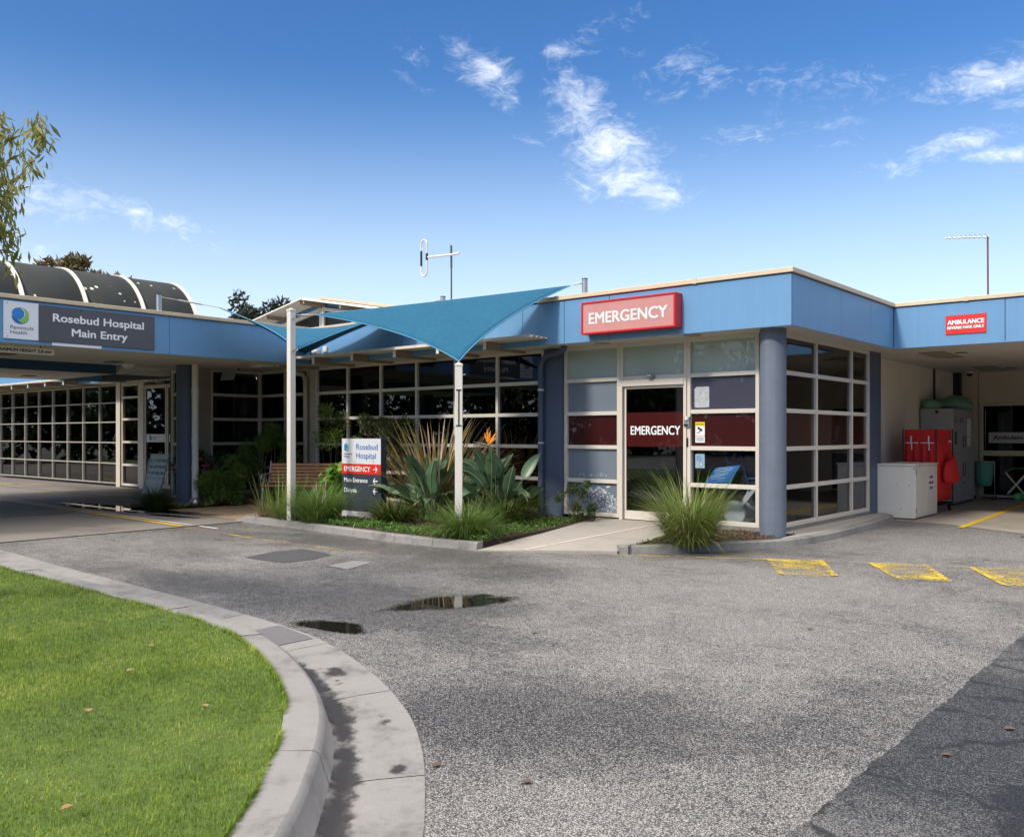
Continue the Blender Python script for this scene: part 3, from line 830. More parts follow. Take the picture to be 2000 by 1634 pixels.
def grass_mat():
    m, nt, N, Mth, out = base_mat('lawn grass')
    g = N('NewGeometry')
    cr = N('ValToRGB'); el = cr.color_ramp.elements
    cols = [(.05, .10, .008), (.13, .215, .015), (.24, .325, .028), (.35, .40, .068), (.47, .44, .16)]
    el[0].color = rgba(cols[0]); el[1].color = rgba(cols[-1])
    for i, p in ((1, .35), (2, .7), (3, .92)):
        e = el.new(p); e.color = rgba(cols[i])
    n1 = N('TexNoise', ins={'Vector': g.outputs['Position'], 'Scale': 2.0, 'Detail': 7, 'Roughness': .78}).outputs['Fac']
    f = Mth('ADD', Mth('MULTIPLY', g.outputs['Random Per Island'], .70), Mth('MULTIPLY', Mth('SUBTRACT', n1, .5), 2.2))
    nt.links.new(Mth('ADD', f, .1, clamp=True), cr.inputs[0])
    p = N('BsdfPrincipled', ins={'Base Color': cr.outputs[0], 'Roughness': .5, 'Specular IOR Level': .3})
    t = N('BsdfTranslucent', ins={'Color': cr.outputs[0]})
    nt.links.new(N('MixShader', ins={0: .3, 1: p.outputs[0], 2: t.outputs[0]}).outputs[0], out.inputs['Surface'])
    return m
tag(np_mesh('lawn_grass', V, Q, grass_mat(), smooth=True), 'short green lawn grass behind the curved concrete kerb', 'grass', kind='stuff')
print('grass blades', N_)
# a few leaves lying on the lawn and road
leaf_dry = leaf_mat('dry leaf', [(.13, .06, .025), (.30, .17, .08), (.38, .27, .15)], trans=.1)
leaf_wet = leaf_mat('wet leaf', [(.05, .025, .015), (.11, .055, .03), (.17, .10, .06)], trans=.05)
def fallen(x, y, z, s, rot, label, grp='dry leaves lying on the lawn'):
    mb = MB()
    o = Vector((x, y, z))
    u = Vector((math.cos(rot), math.sin(rot), .02)); v = Vector((-math.sin(rot), math.cos(rot), .01)); nz = Vector((0, 0, 1))
    pr = [(0, 0), (.25, .32), (.6, .36), (1, 0), (.6, -.3), (.25, -.34)]
    c = [o + u * (a * s) + v * (b * s) + nz * (abs(b) * s * .25 + .003) for a, b in pr]
    m0 = o + u * s * .5 + nz * .004
    vs = c + [m0]
    mb.add(vs, [(0, 1, 6), (1, 2, 6), (2, 3, 6), (3, 4, 6), (4, 5, 6), (5, 0, 6)])
    tag(mb.build('fallen_leaf', leaf_dry if z > .1 else leaf_wet), label, 'leaf', grp)
for (x, y, s, rot) in ((1.0, -6.6, .06, .4), (2.3, -8.9, .05, 1), (2.75, -8.75, .06, 4), (2.5, -5.2, .05, .9), (.2, -7.2, .05, 2.2), (4.1, -6.75, .06, .7), (4.0, -7.3, .05, 3.6), (.95, -8.35, .04, 1.9)):
    fallen(x, y, .006, s, rot, 'small dry brown leaf lying on the grey road', 'dry leaves lying on the road')
LV = 'small dry brown leaf lying on the green lawn'
for (x, y, s) in ((.35, -9.3, .05), (-.9, -9.6, .045), (.9, -9.75, .05), (-2.2, -9.3, .05), (1.25, -9.35, .045), (.15, -10.1, .05), (1.9, -10.25, .05), (-.1, -8.9, .045), (2.35, -10.55, .045)):
    fallen(x, y, .16, s, random.uniform(0, 6), LV)

# puddles: sheets of water a few mm over the road, chips of stone breaking the rim
def puddle_mat(name, scale):
    m, nt, N, Mth, out = base_mat(name)
    pos = N('NewGeometry').outputs['Position']
    e = N('Attribute', attribute_name='rim').outputs['Fac']
    vo = N('TexVoronoi', ins={'Vector': pos, 'Scale': 105}).outputs['Distance']
    n1 = N('TexNoise', ins={'Vector': pos, 'Scale': 5, 'Detail': 4}).outputs['Fac']
    t = Mth('ADD', Mth('ADD', Mth('MULTIPLY', e, 1.5), Mth('MULTIPLY', Mth('SUBTRACT', vo, .45), .9)), Mth('MULTIPLY', Mth('SUBTRACT', n1, .5), scale))
    a = N('MapRange', ins={0: t, 1: .36, 2: .44, 3: 0, 4: 1}).outputs[0]
    rp = N('TexNoise', ins={'Vector': pos, 'Scale': 4, 'Detail': 2}).outputs['Fac']
    bp = N('Bump', ins={'Strength': .02, 'Distance': .01, 'Height': rp})
    gl = N('BsdfGlossy', ins={'Color': (1, 1, 1, 1), 'Roughness': .01, 'Normal': bp.outputs[0]})
    dk = N('BsdfDiffuse', ins={'Color': (.012, .012, .010, 1)})
    fr = N('Fresnel', ins={'IOR': 1.6}).outputs[0]
    wt = N('MixShader', ins={0: fr, 1: dk.outputs[0], 2: gl.outputs[0]})
    mx = N('MixShader', ins={0: a, 1: N('BsdfTransparent').outputs[0], 2: wt.outputs[0]})
    nt.links.new(mx.outputs[0], out.inputs['Surface'])
    return m
pud_m = puddle_mat('puddle water', .9)
def puddle(cx, cy, rx, ry, rot, seed, z=.005):
    g = random.Random(seed)
    n = 40; rings = 6
    ph = [g.uniform(0, 6) for _ in range(4)]
    vs = [(cx, cy, z)]; val = [1.]
    for r in range(1, rings + 1):
        for k in range(n):
            a = 2 * PI * k / n
            rad = 1 + .16 * math.sin(2 * a + ph[0]) + .10 * math.sin(3 * a + ph[1]) + .07 * math.sin(5 * a + ph[2])
            x = rx * rad * r / rings * math.cos(a); y = ry * rad * r / rings * math.sin(a)
            vs.append((cx + x * math.cos(rot) - y * math.sin(rot), cy + x * math.sin(rot) + y * math.cos(rot), z)); val.append(1 - r / rings)
    fs = [(0, 1 + k, 1 + (k + 1) % n) for k in range(n)]
    for r in range(rings - 1):
        for k in range(n):
            fs.append((1 + r * n + k, 1 + (r + 1) * n + k, 1 + (r + 1) * n + (k + 1) % n, 1 + r * n + (k + 1) % n))
    o = MB().add(vs, fs, True).build('puddle', pud_m, local=True)
    o['kind'] = 'structure'
    at = o.data.attributes.new('rim', 'FLOAT', 'POINT'); at.data.foreach_set('value', np.array(val, np.float32))
puddle(-.27, -7.41, .36, .21, .1, 3)
puddle(-.25, -6.15, .72, .30, 1.32, 5)
puddle(-11.75, -3.42, 2.3, .52, .08, 8, z=.010)
puddle(-9.6, -3.62, .8, .14, .2, 9, z=.013)

# painted markings
yel = worn_paint('worn yellow paint', (.60, .42, .04), .88, 26)
yel2 = worn_paint('thin yellow paint', (.58, .38, .05), .80, 30)
yel3 = mat('fresh yellow paint', (.66, .42, .02), rough=.6, var=.15, vscale=12)
whp = worn_paint('worn white paint', (.62, .58, .56), 1.02, 20)
def line(pts, w, z, m, name='road_marking'):
    mb = MB()
    for a, b in zip(pts[:-1], pts[1:]):
        a = Vector((*a, 0)); b = Vector((*b, 0)); d = (b - a).normalized(); s = Vector((-d.y, d.x, 0)) * w / 2
        mb.poly([(a.x - s.x, a.y - s.y, z), (b.x - s.x, b.y - s.y, z), (b.x + s.x, b.y + s.y, z), (a.x + s.x, a.y + s.y, z)])
    return tag(mb.build(name, m), kind='structure')
line([(-30, -3.6), (-16.1, -4.09), (-7.86, -4.39)], .085, .0125, yel3)
line([(-30, -3.45), (-16.1, -3.94), (-9.5, -4.18), (-7.86, -4.22)], .06, .0125, whp)
line([(-7.8, -4.40), (-6.6, -4.50), (-5.559, -4.574), (-4.4, -4.57), (-3.398, -4.554), (-2.5, -4.5)], .075, .0045, yel2)
line([(-2.5, -4.5), (-1.837, -4.368), (-1.268, -4.142), (.39, -3.222), (1.755, -2.601), (2.737, -2.219), (4.5, -1.6)], .04, .0045, worn_paint('ghost yellow paint', (.5, .34, .08), .66, 30))
line([(-7.7, -4.18), (-7.15, -4.2)], .06, .0045, whp)
line([(-.84, -2.72), (-.1, -2.35), (.724, -1.878)], .06, .0045, yel)
line([(.73, -1.875), (1.718, -1.411), (2.676, -1.05), (4.2, -.4)], .04, .0045, yel2)
for c4 in ([(.724, -1.878), (1.205, -1.58), (1.755, -2.601), (1.295, -2.861)], [(1.709, -1.418), (2.226, -1.185), (2.734, -2.222), (2.296, -2.352)], [(2.663, -1.061), (3.25, -.75), (3.72, -1.80), (3.211, -2.124)]):
    mb = MB(); mb.poly([(x, y, .0048) for x, y in c4]); tag(mb.build('road_marking', worn_paint('hatched yellow paint', (.58, .41, .04), .84, 34)), kind='structure')
    line([c4[1], c4[2]], .06, .0095, yel); line([c4[0], c4[3]], .06, .0095, yel); 
line([(1.54, 3.3), (1.51, 4.5), (1.37, 9.6)], .10, .0095, yel3)
for a, b in (((-25.5, -2.4), (-21.2, -.9)), ((-24.9, -3.0), (-22.4, -1.3)), ((-18.4, -2.4), (-16.6, -.8)), ((-14.2, -2.6), (-13.2, -1.4))):
    line([a, b], .09, .0095, yel3)
# patches in the road
patch_m = mat('smooth bitumen patch', (.05, .05, .053), rough=.55, var=.15, vscale=4, fine=.2)
sheet('road_patch', [(-4.05, -5.72), (-4.22, -5.2), (-4.17, -4.83), (-3.7, -4.85), (-3.46, -4.92), (-3.3, -5.3), (-3.33, -5.68), (-3.6, -5.72)], .0045, patch_m)
sheet('road_patch', [(-2.77, -5.51), (-2.86, -5.08), (-2.6, -5.01), (-2.40, -5.54)], .0045, concrete_mat('grey cement patch', (.26, .25, .24), amount=.3))

# garden kerbs (a real step), beds, ramp and side slab
def kerb_run(pts, w, h, name='garden_kerb', joints=(), ramp0=False, ramp1=False):
    P = [Vector(p) for p in pts]
    mb = MB(); rows = []
    L = [0]
    for a, b in zip(P[:-1], P[1:]): L.append(L[-1] + (b - a).length)
    for i, p in enumerate(P):
        t = (P[min(i + 1, len(P) - 1)] - P[max(i - 1, 0)]).normalized(); n = Vector((-t.y, t.x))
        hh = h
        if ramp0 and i == 0: hh = .012
        if ramp1 and i == len(P) - 1: hh = .012
        rows.append([(p.x, p.y, -.02), (p.x + n.x * .025, p.y + n.y * .025, hh - .015 if hh > .02 else hh - .004), (p.x + n.x * .05, p.y + n.y * .05, hh), (p.x + n.x * w, p.y + n.y * w, hh), (p.x + n.x * w, p.y + n.y * w, -.02)])
    m = 5
    segs = []; start = 0
    for i in range(1, len(rows)):
        if i in joints or i == len(rows) - 1:
            segs.append((start, i)); start = i
    for a, b in segs:
        blk = [list(r) for r in rows[a:b + 1]]
        t0 = (P[a + 1] - P[a]).normalized() * .004; t1 = (P[b] - P[b - 1]).normalized() * -.004
        blk[0] = [(x + t0.x, y + t0.y, z) for x, y, z in blk[0]]; blk[-1] = [(x + t1.x, y + t1.y, z) for x, y, z in blk[-1]]
        vs = [v for r in blk for v in r]
        fs = [(i * m + j, (i + 1) * m + j, (i + 1) * m + j + 1, i * m + j + 1) for i in range(len(blk) - 1) for j in range(m - 1)]
        mb.add(vs, fs, False)
        mb.add(blk[0], [(0, 1, 2, 3, 4)]); mb.add(blk[-1], [(4, 3, 2, 1, 0)])
    return tag(mb.build(name, kerb_m), kind='structure')
kerb_run([(-8.05, -3.36), (-7.72, -3.38), (-6.8, -3.41), (-5.8, -3.452), (-4.8, -3.53), (-3.81, -3.609), (-3.089, -3.6), (-2.38, -3.52)], .15, .10, joints=(3, 5, 6), ramp0=True)
KR = catmull([(-.846, -2.636), (-.52, -2.3), (-.247, -1.948), (.125, -1.32), (.38, -.90), (.52, -.45), (.58, .2), (.60, .95), (.56, 2.1), (.49, 3.1), (.36, 4.05)], 4)
kerb_run([(p.x, p.y) for p in KR], .14, .10, joints=(8, 16, 24, 30), ramp1=True)
kerb_run([(-1.22, -.1), (-.98, -1.6), (-.83, -2.6)], .08, .10)
def bed(name, pts, z, m, step=.18):
    """soil with a lumpy surface"""
    xs = [p[0] for p in pts]; ys = [p[1] for p in pts]
    bm = bmesh.new()
    vs = [bm.verts.new((x, y, z)) for x, y in pts]
    bm.faces.new(vs)
    for ax, lo, hi in ((0, min(xs), max(xs)), (1, min(ys), max(ys))):
        t = lo + step
        while t < hi:
            co = (t, 0, 0) if ax == 0 else (0, t, 0); no = (1, 0, 0) if ax == 0 else (0, 1, 0)
            bmesh.ops.bisect_plane(bm, geom=bm.verts[:] + bm.edges[:] + bm.faces[:], plane_co=co, plane_no=no)
            t += step
    for v in bm.verts:
        v.co.z += .02 * math.sin(v.co.x * 7.1 + v.co.y * 3.3) * math.sin(v.co.y * 6.2 - v.co.x * 2) + random.uniform(-.008, .012)
    for f in bm.faces:
        if f.normal.z < 0: f.normal_flip()
    me = bpy.data.meshes.new(name); bm.to_mesh(me); bm.free(); me.materials.append(m)
    o = bpy.data.objects.new(name, me); COL.objects.link(o); o['kind'] = 'structure'
bed('garden_soil', [(-7.75, -3.23), (-5.8, -3.31), (-3.8, -3.46), (-2.4, -3.40), (-2.62, -1.9), (-2.95, -.02), (-7.75, -.02)], .085, soil_m)
bed('garden_soil', [(-10.95, -3.1), (-10.78, -2.0), (-10.72, -.04), (-12.26, -.04), (-12.26, -1.5), (-12.3, -3.0), (-11.8, -3.3)], .045, soil_m)
bed('garden_soil', [(-.82, -2.42), (-.52, -2.12), (-.32, -1.86), (0, -1.3), (.22, -.9), (.30, -.5), (.28, -.02), (-1.13, -.02), (-.9, -1.7)], .085, soil_m)
ek = MB(); ep_ = [(-2.42, -3.45), (-2.60, -1.95), (-2.945, -.02)]
for a, b in zip(ep_[:-1], ep_[1:]): ek.add([(a[0], a[1], -.02), (b[0], b[1], -.02), (b[0] - .005, b[1], .10), (a[0] - .005, a[1], .10), (b[0] - .2, b[1], .098), (a[0] - .2, a[1], .098)], [(0, 1, 2, 3), (3, 2, 4, 5)])
tag(ek.build('garden_soil', soil_m), kind='structure')
rb = MB()
def ramp_z(y): return .012 + (y + 3.5) / 3.5 * .118
def slab(mb, p4, zt):
    top = [(x, y, zt(y)) for x, y in p4]; bot = [(x, y, -.02) for x, y in p4]
    mb.add(top + bot, [(0, 1, 2, 3), (0, 4, 5, 1), (1, 5, 6, 2), (2, 6, 7, 3), (3, 7, 4, 0)])
slab(rb, [(-2.37, -3.53), (-.86, -2.66), (-1.0, -1.68), (-2.62, -1.98)], ramp_z)
slab(rb, [(-2.625, -1.966), (-1.003, -1.666), (-1.24, -.02), (-2.96, -.02)], ramp_z)
tag(rb.build('footpath', path_m), kind='structure')
wl = MB(); a = (-1.87, -3.2); b = (-1.72, -.35); w = .028
wl.add([(a[0] - w, a[1], ramp_z(a[1]) + .004), (a[0] + w, a[1], ramp_z(a[1]) + .004), (b[0] + w, b[1], ramp_z(b[1]) + .004), (b[0] - w, b[1], ramp_z(b[1]) + .004)], [(0, 1, 2, 3)])
tag(wl.build('road_marking', worn_paint('pinkish white paint', (.62, .50, .47), 1.05, 14)), kind='structure')
inn = [(p.x - .10, p.y + .02) for p in KR[18:]]
sheet('footpath', [(.30, -.5)] + [(p[0] - .02, p[1]) for p in inn] + [(.02, 4.05), (.02, -.02), (.28, -.02)], .098, path_m)
sheet('bay_floor', [(.38, 3.86), (1.24, 3.74), (2.46, 3.0), (5, 2.6), (12, 2.6), (12, 10.6), (-.3, 10.6), (-.3, 4.0)], .005, bay_m)
dr = MB()
for k in range(14): dr.box(2.55 + k * .05, 2.58 + k * .05, 2.55, 3.05, .0, .012)
dr.box(2.5, 3.3, 2.52, 2.55, 0, .012); dr.box(2.5, 3.3, 3.05, 3.08, 0, .012)
tag(dr.build('drain_grate', black_p), 'black steel drain grate at the mouth of the ambulance bay', 'drain')
# ------------------------------------------------------------------ the hospital building
HB = thing('hospital_building', 'low cream hospital building with deep blue fascia and gridded windows', 'building', (-6, 4, 0))
FB, FT = 2.85, 3.515          # fascia bottom, top
QF = -.69                      # front fascia plane
def fascia_x(x0, x1, y=QF):
    MB().box(x0 + .004, x1 - .004, y, y + .02, FB, FT).build('fascia_panel', blue, HB, bevel=.003)
for a, b in ((.5, -2.297), (-2.297, -3.132), (-3.132, -3.964), (-3.964, -6.798), (-6.798, -9.49), (-18.62, -22), (-22, -26), (-26, -30)):
    fascia_x(b, a)
for a, b in ((QF + .021, 1.069), (1.069, 2.328), (2.328, 3.449)):
    MB().box(.48, .5, a + .003, b - .003, FB, FT).build('fascia_panel', blue, HB, bevel=.003)
for a, b in ((.5, 2.124), (2.124, 5.0), (5.0, 8.0), (8.0, 12.0)):
    fascia_x(a + (.002 if a == .5 else 0), b, 3.45)
bk = MB()
bk.box(-30, .478, QF + .022, QF + .35, 2.865, 3.525)
bk.box(.16, .478, QF + .351, 3.8, 2.865, 3.525)
bk.box(.479, 12, 3.472, 3.80, 2.865, 3.525)
bk.build('parapet', blue_dk, HB)
for x0, x1, y0, y1 in ((-9.49, .53, QF - .03, QF + .40), (-30, -18.62, QF - .03, QF + .40), (.13, .53, QF + .401, 3.419), (.13, 12, 3.42, 3.85)):
    c_ = MB().box(x0, x1, y0, y1, 3.528, 3.592).build('capping', cream, HB, bevel=.006)
    if x0 < -9 and x1 > 0:
        for x in (-8.2, -5.9, -3.3, -.9): MB().box(x, x + .06, QF - .033, QF + .1, 3.524, 3.597).build('capping_joint', cream, c_)
    if x1 == 12: MB().box(1.56, 1.62, 3.417, 3.6, 3.524, 3.597).build('capping_joint', cream, c_)
rf = MB()
rf.box(-30, .15, QF + .36, 14, 3.30, 3.40); rf.box(.16, 12, 3.81, 14, 3.30, 3.40)
rf.build('roof', roof_g, HB)
for x0, x1, y0, y1, z in ((-9.5, .478, QF + .022, .06, 2.862), (-30, -18.62, QF + .022, .06, 2.862), (-12.6, -9.505, -.69, .06, 2.864), (-.04, .478, .061, 3.47, 2.862), (-.34, 12, 3.471, 10.65, 2.862)):
    MB().box(x0, x1, y0, y1, z, z + .018).build('soffit', soffit_m, HB)

ZS = [.18, .708, 1.248, 1.782, 2.315, 2.835]
# glazing left of the emergency doors, behind the garden
def pane_dark(b, r): return glass_d
us = [-10.17 + i * 1.0175 for i in range(7)]
glazing(HB, 'x', 0, us, ZS, pane_dark)
glazing(HB, 'x', 0, [-12.27, -11.3, -10.5], ZS, pane_dark)
glazing(HB, 'y', -12.3, [-1.24, -.03], ZS, pane_dark)
st = MB(); st.box(-10.50 + .03, -10.17 - .03, -.05, .05, .10, 2.862); st.build('wall_post', frame_d, HB)
# emergency front
def pane_l(b, r): return [glass_grey, glass_grey, glass_red, glass_grey, glass_frost][r]
glazing(HB, 'x', 0, [-3.59, -2.56], ZS, pane_l)
glazing(HB, 'x', 0, [-2.50, -1.385], [2.315, 2.835], lambda b, r: glass_frost)
def pane_r(b, r): return [glass_c, glass_c, glass_red, glass_violet, glass_frost][r]
glazing(HB, 'x', 0, [-1.33, -.262], ZS, pane_r)
sl_ = MB(); sl_.box(-.23, -.03, -.05, .04, .15, 2.862); sl_.build('wall_post', pier_m, HB)
# side glazing
def pane_s(b, r): return [glass_d, glass_d, glass_red_d, glass_d, glass_d][r]
glazing(HB, 'y', 0, [.06, 1.36, 2.86, 3.66], ZS, pane_s, depth=.14, out=.04)
pl = MB(); pl.box(-.08, .05, -.02, 3.70, .09, .148); pl.box(-1.0, -.03, -.055, .03, .09, .148); pl.box(-10.5, -3.62, -.05, .03, .05, .148); pl.build('plinth', concrete_mat('stained plinth', (.20, .20, .19), amount=.8, scale=5), HB)
# sliding emergency door
D = MB()
D.box(-2.53, -2.475, -.075, .05, .128, 2.284); D.box(-1.40, -1.36, -.075, .05, .128, 2.284)
D.box(-2.474, -1.401, -.08, .06, 2.19, 2.284)
dr_ = D.build('door', frame_m, HB, bevel=.004)
lf = MB(); lf.box(-2.455, -2.425, -.035, .0, .28, 2.185); lf.box(-1.43, -1.402, -.035, .0, .28, 2.185); lf.box(-2.455, -1.402, -.035, .0, .14, .275); lf.box(-2.424, -1.431, -.034, -.001, 2.15, 2.186)
lf.build('door_leaf', frame_m, dr_, bevel=.003)
MB().box(-2.425, -1.43, -.02, -.012, .276, 2.15).build('pane', glass_d, dr_)
MB().box(-2.424, -1.431, -.026, -.023, 1.262, 1.785).build('red_band', glass_mat('red door film', tint=(.25, .03, .03), film=(.06, .005, .005), film_fac=.85, ior=1.4, film_rough=.3), dr_)
lt = MB(); letters(lt, 'EMERGENCY', (-2.345, -.029, 1.445), (1, 0, 0), (0, 0, 1), .865, .135, bold=.022); lt.build('lettering', letter_w, dr_)
MB().box(-2.53, -1.36, -.09, .06, .10, .128).build('door_sill', galv, dr_)
sn = MB(); sn.tube([(-1.99, -.12, 2.33), (-1.91, -.12, 2.33)], [.035, .035], 12); sn.box(-2.0, -1.9, -.12, -.05, 2.31, 2.345); sn.build('door_sensor', galv, dr_)
# corner columns and piers
def column(x, y, r, z0, z1, m, parent, name='column'):
    return MB().tube([(x, y, z0), (x, y, z1)], [r, r], 40, cap=False).build(name, m, parent, smooth=True)
column(.10, -.345, .171, .02, 2.863, pier_m, HB)
MB().box(-.06, .045, 3.70, 4.26, .0, 2.861).build('pier', pier_s, HB, bevel=.004)
MB().box(-4.0, -3.62, -.10, .05, .05, 2.861).build('pier', pier_s, HB, bevel=.004)
# downpipe beside the pier, elbow under the soffit
dp = MB()
dp.tube([(-4.02, -.15, .1), (-4.02, -.15, 2.55), (-3.98, -.16, 2.66), (-3.86, -.2, 2.74), (-3.55, -.3, 2.76), (-3.42, -.34, 2.80), (-3.38, -.35, 2.86)], .05, 14)
dpo = dp.build('downpipe', pier_s, HB)
cl = MB(); cl.tube([(-4.02, -.15, 2.17), (-4.02, -.15, 2.20)], .055, 14); cl.tube([(-4.02, -.15, 1.30), (-4.02, -.15, 1.32)], .055, 14); cl.build('pipe_clip', white_p, dpo)
# beige downpipe on the left of the long glazing
dp2 = MB(); dp2.tube([(-10.42, -.14, .05), (-10.42, -.14, 2.60), (-10.47, -.16, 2.72), (-10.70, -.3, 2.78), (-10.85, -.38, 2.86)], .05, 14); dp2.build('downpipe', frame_d, HB)
# vestibule pier and returns at the main entrance
vp = MB(); vp.box(-12.55, -12.25, -1.62, -1.27, 0, 2.86); vp.build('pier', mat('beige pier paint', (.36, .32, .26), rough=.6), HB)
glazing(HB, 'x', -1.57, [-13.25, -12.6], [.08, .64, 1.24, 1.80, 2.33, 2.83], pane_dark)
# entrance wall: long glazing, side light, sliding doors with lettered head
ZE = [.09, .64, 1.22, 1.79, 2.33, 2.82]
usE = [-27.5 + i * 1.047 for i in range(9)]
glazing(HB, 'x', 0, usE, ZE, lambda b, r: glass_e, wv=.042, wh=.034, fm=frame_t)
ep = MB(); ep.box(-19.09, -18.86, -.08, .05, .0, 3.04); ep.build('wall_post', frame_m, HB)
glazing(HB, 'x', 0, [-18.80, -17.88], [.075, .615, 1.24, 1.86, 2.457, 2.80], pane_dark)
hd = MB(); hd.box(-18.83, -13.3, -.04, .05, 2.84, 3.04); hd.box(-15.26, -13.3, -.04, .05, 0, 2.838); hd.box(-17.85, -17.60, -.05, .05, 0, 2.838); hd.build('door_head', frame_m, HB, bevel=.003)
def slide_leaf(x0, x1):
    mb = MB()
    mb.box(x0, x0 + .07, -.03, .03, .05, 2.75); mb.box(x1 - .07, x1, -.03, .03, .05, 2.75); mb.box(x0 + .071, x1 - .071, -.029, .029, .05, .14); mb.box(x0 + .071, x1 - .071, -.029, .029, 2.66, 2.75)
    o = mb.build('door', frame_m, HB, bevel=.003)
    MB().box(x0 + .068, x1 - .068, -.004, .004, .138, 2.662).build('pane', glass_d, o)
    MB().box(x0 + .072, x1 - .072, -.012, -.006, 1.245, 1.455).build('door_sticker', white_s, o)
    logo(o, (x0 + .30, -.014, 1.36), (1, 0, 0), (0, 0, 1), (0, -1, 0), .075)
    t = MB(); letters(t, 'Peninsula', (x0 + .42, -.015, 1.36), (1, 0, 0), (0, 0, 1), .22, .03); letters(t, 'Health', (x0 + .42, -.015, 1.31), (1, 0, 0), (0, 0, 1), .15, .03); t.build('lettering', letter_k, o)
slide_leaf(-17.59, -16.44); slide_leaf(-16.42, -15.27)
tm = MB(); letters(tm, 'MAIN ENTRANCE', (-17.36, -.05, 2.872), (1, 0, 0), (0, 0, 1), 1.42, .125, bold=.05); tm.build('lettering', letter_k, HB)
se = MB(); se.box(-16.85, -16.55, -.12, -.04, 2.78, 2.835); se.build('door_sensor', galv, HB)

# ambulance bay walls
for a, b in ((4.28, 5.66), (5.66, 6.88), (6.88, 8.12), (8.12, 8.79), (8.79, 9.35), (9.35, 10.44)):
    MB().box(-.36, -.30, a + .006, b - .006, .0, 2.861).build('wall_panel', wall_m, HB)
bw = MB(); bw.box(-.42, -.361, 3.70, 10.68, 0, 3.29); bw.box(-.20, 3.2, 10.67, 10.69, 2.0, 3.29); bw.box(.10, .235, 10.661, 10.69, 0, 2.0); bw.box(-.345, -.05, 3.74, 3.80, 0, 2.861); bw.build('wall_backing', blue_dk, HB)
MB().box(-.30, -.15, 10.45, 10.60, 0, 2.861).build('pier', mat('black corner paint', (.012, .014, .02), rough=.5), HB)
cn = MB(); cn.tube([(-.27, 8.79, .9), (-.27, 8.79, 2.86)], .022, 8); cn.build('conduit', black_p, HB)
bwp = MB()
bwp.box(-.15, .185, 10.6, 10.66, .0, 2.861); bwp.box(.197, 12, 10.6, 10.66, 2.16, 2.861); bwp.box(.197, .24, 10.6, 10.66, 0, 2.159); bwp.box(3.2, 12, 10.6, 10.66, 0, 2.159)
bwp.build('wall', wall_b, HB)
ad = MB(); ad.box(.241, .30, 10.56, 10.64, .04, 2.158); ad.box(3.14, 3.199, 10.56, 10.64, .04, 2.158); ad.box(.301, 3.139, 10.565, 10.635, 2.09, 2.156); ad.box(.301, 3.139, 10.565, 10.635, .04, .09); ad.box(.301, 3.139, 10.56, 10.63, .97, 1.085); ad.box(1.72, 1.78, 10.566, 10.63, .091, .969); ad.box(1.72, 1.78, 10.566, 10.63, 1.086, 2.089)
ado = ad.build('door', wall_b, HB)
MB().box(.30, 3.14, 10.60, 10.606, .09, 2.09).build('pane', glass_d, ado)
# rooms behind the glass: floor, back walls, partitions, ceiling (what the windows look into)
rm = MB()
rm.box(-12.2, -.13, .10, 7, .06, .12); rm.box(-30, -12.36, .10, 7, .0, .02)
rm.build('room_floor', floor_in, HB)
rw = MB()
rw.box(-30, -.38, 6.9, 7.0, .0, 3.29); rw.box(-3.82, -3.74, .11, 4.2, .12, 2.86); rw.box(-.40, -.37, 3.71, 7.0, .0, 2.86); rw.box(-30.1, -30, -.6, 7, 0, 3.29)
rw.box(-12.36, -12.32, .06, 3.0, .1, 2.86); rw.box(-13.36, -13.28, -1.6, -.06, 0, 2.86)
rw.box(-.36, 12, 13.9, 14, 0, 3.3); rw.box(-.42, -.36, 10.69, 13.89, 0, 3.29); rw.box(3.25, 3.32, 10.67, 13.9, 0, 2.86)
rw.build('room_wall', mat('room walls', (.16, .16, .17), rough=.8), HB)
rc = MB(); rc.box(-30, -.38, .07, 6.89, 2.87, 2.90); rc.box(-13.2, -12.6, -1.54, .05, 2.884, 2.9)
rc.build('room_ceiling', mat('room ceiling', (.22, .22, .22), rough=.9), HB)
# lit fluorescent strips indoors
strip_m = emit_mat('warm fluorescent tube', (1, .80, .48), 7.0)
for (x, y) in ((-13.6, 1.0), (-14.6, 2.2), (-20.0, 1.2), (-21.6, 1.6), (-23.0, 1.0), (-24.6, 1.4), (-26.0, 1.1), (-22.4, 3.0), (-25.2, 3.1)):
    MB().box(x - .3, x + .3, y - .04, y + .04, 2.82, 2.855).build('ceiling_light', strip_m, HB)
# soffit lights and bay ceiling panels
for x, y in ((-2.675, -.33), (-1.06, -.43)):
    MB().tube([(x, y, 2.845), (x, y, 2.862)], [.12, .13], 24).build('downlight', mat('grey light rim', (.32, .29, .25), rough=.5), HB)
pan = mat('amber light diffuser', (.36, .32, .20), rough=.4)
for x0, y0 in ((.60, 4.58), (.50, 8.72)):
    o = MB().box(x0, x0 + .35, y0, y0 + 1.3, 2.852, 2.8615).build('light_panel', pan, HB)
    f = MB(); f.box(x0 - .03, x0, y0 - .03, y0 + 1.33, 2.848, 2.861); f.box(x0 + .35, x0 + .38, y0 - .03, y0 + 1.33, 2.848, 2.861); f.box(x0, x0 + .35, y0 - .03, y0, 2.848, 2.861); f.box(x0, x0 + .35, y0 + 1.3, y0 + 1.33, 2.848, 2.861)
    f.build('panel_frame', mat('panel rim', (.22, .20, .16), rough=.5), o)
for x, y in ((1.15, 5.0), (1.05, 9.46)):
    MB().box(x - .09, x + .09, y - .05, y + .05, 2.850, 2.861).build('ceiling_vent', mat('brown vent', (.12, .09, .06), rough=.6), HB)

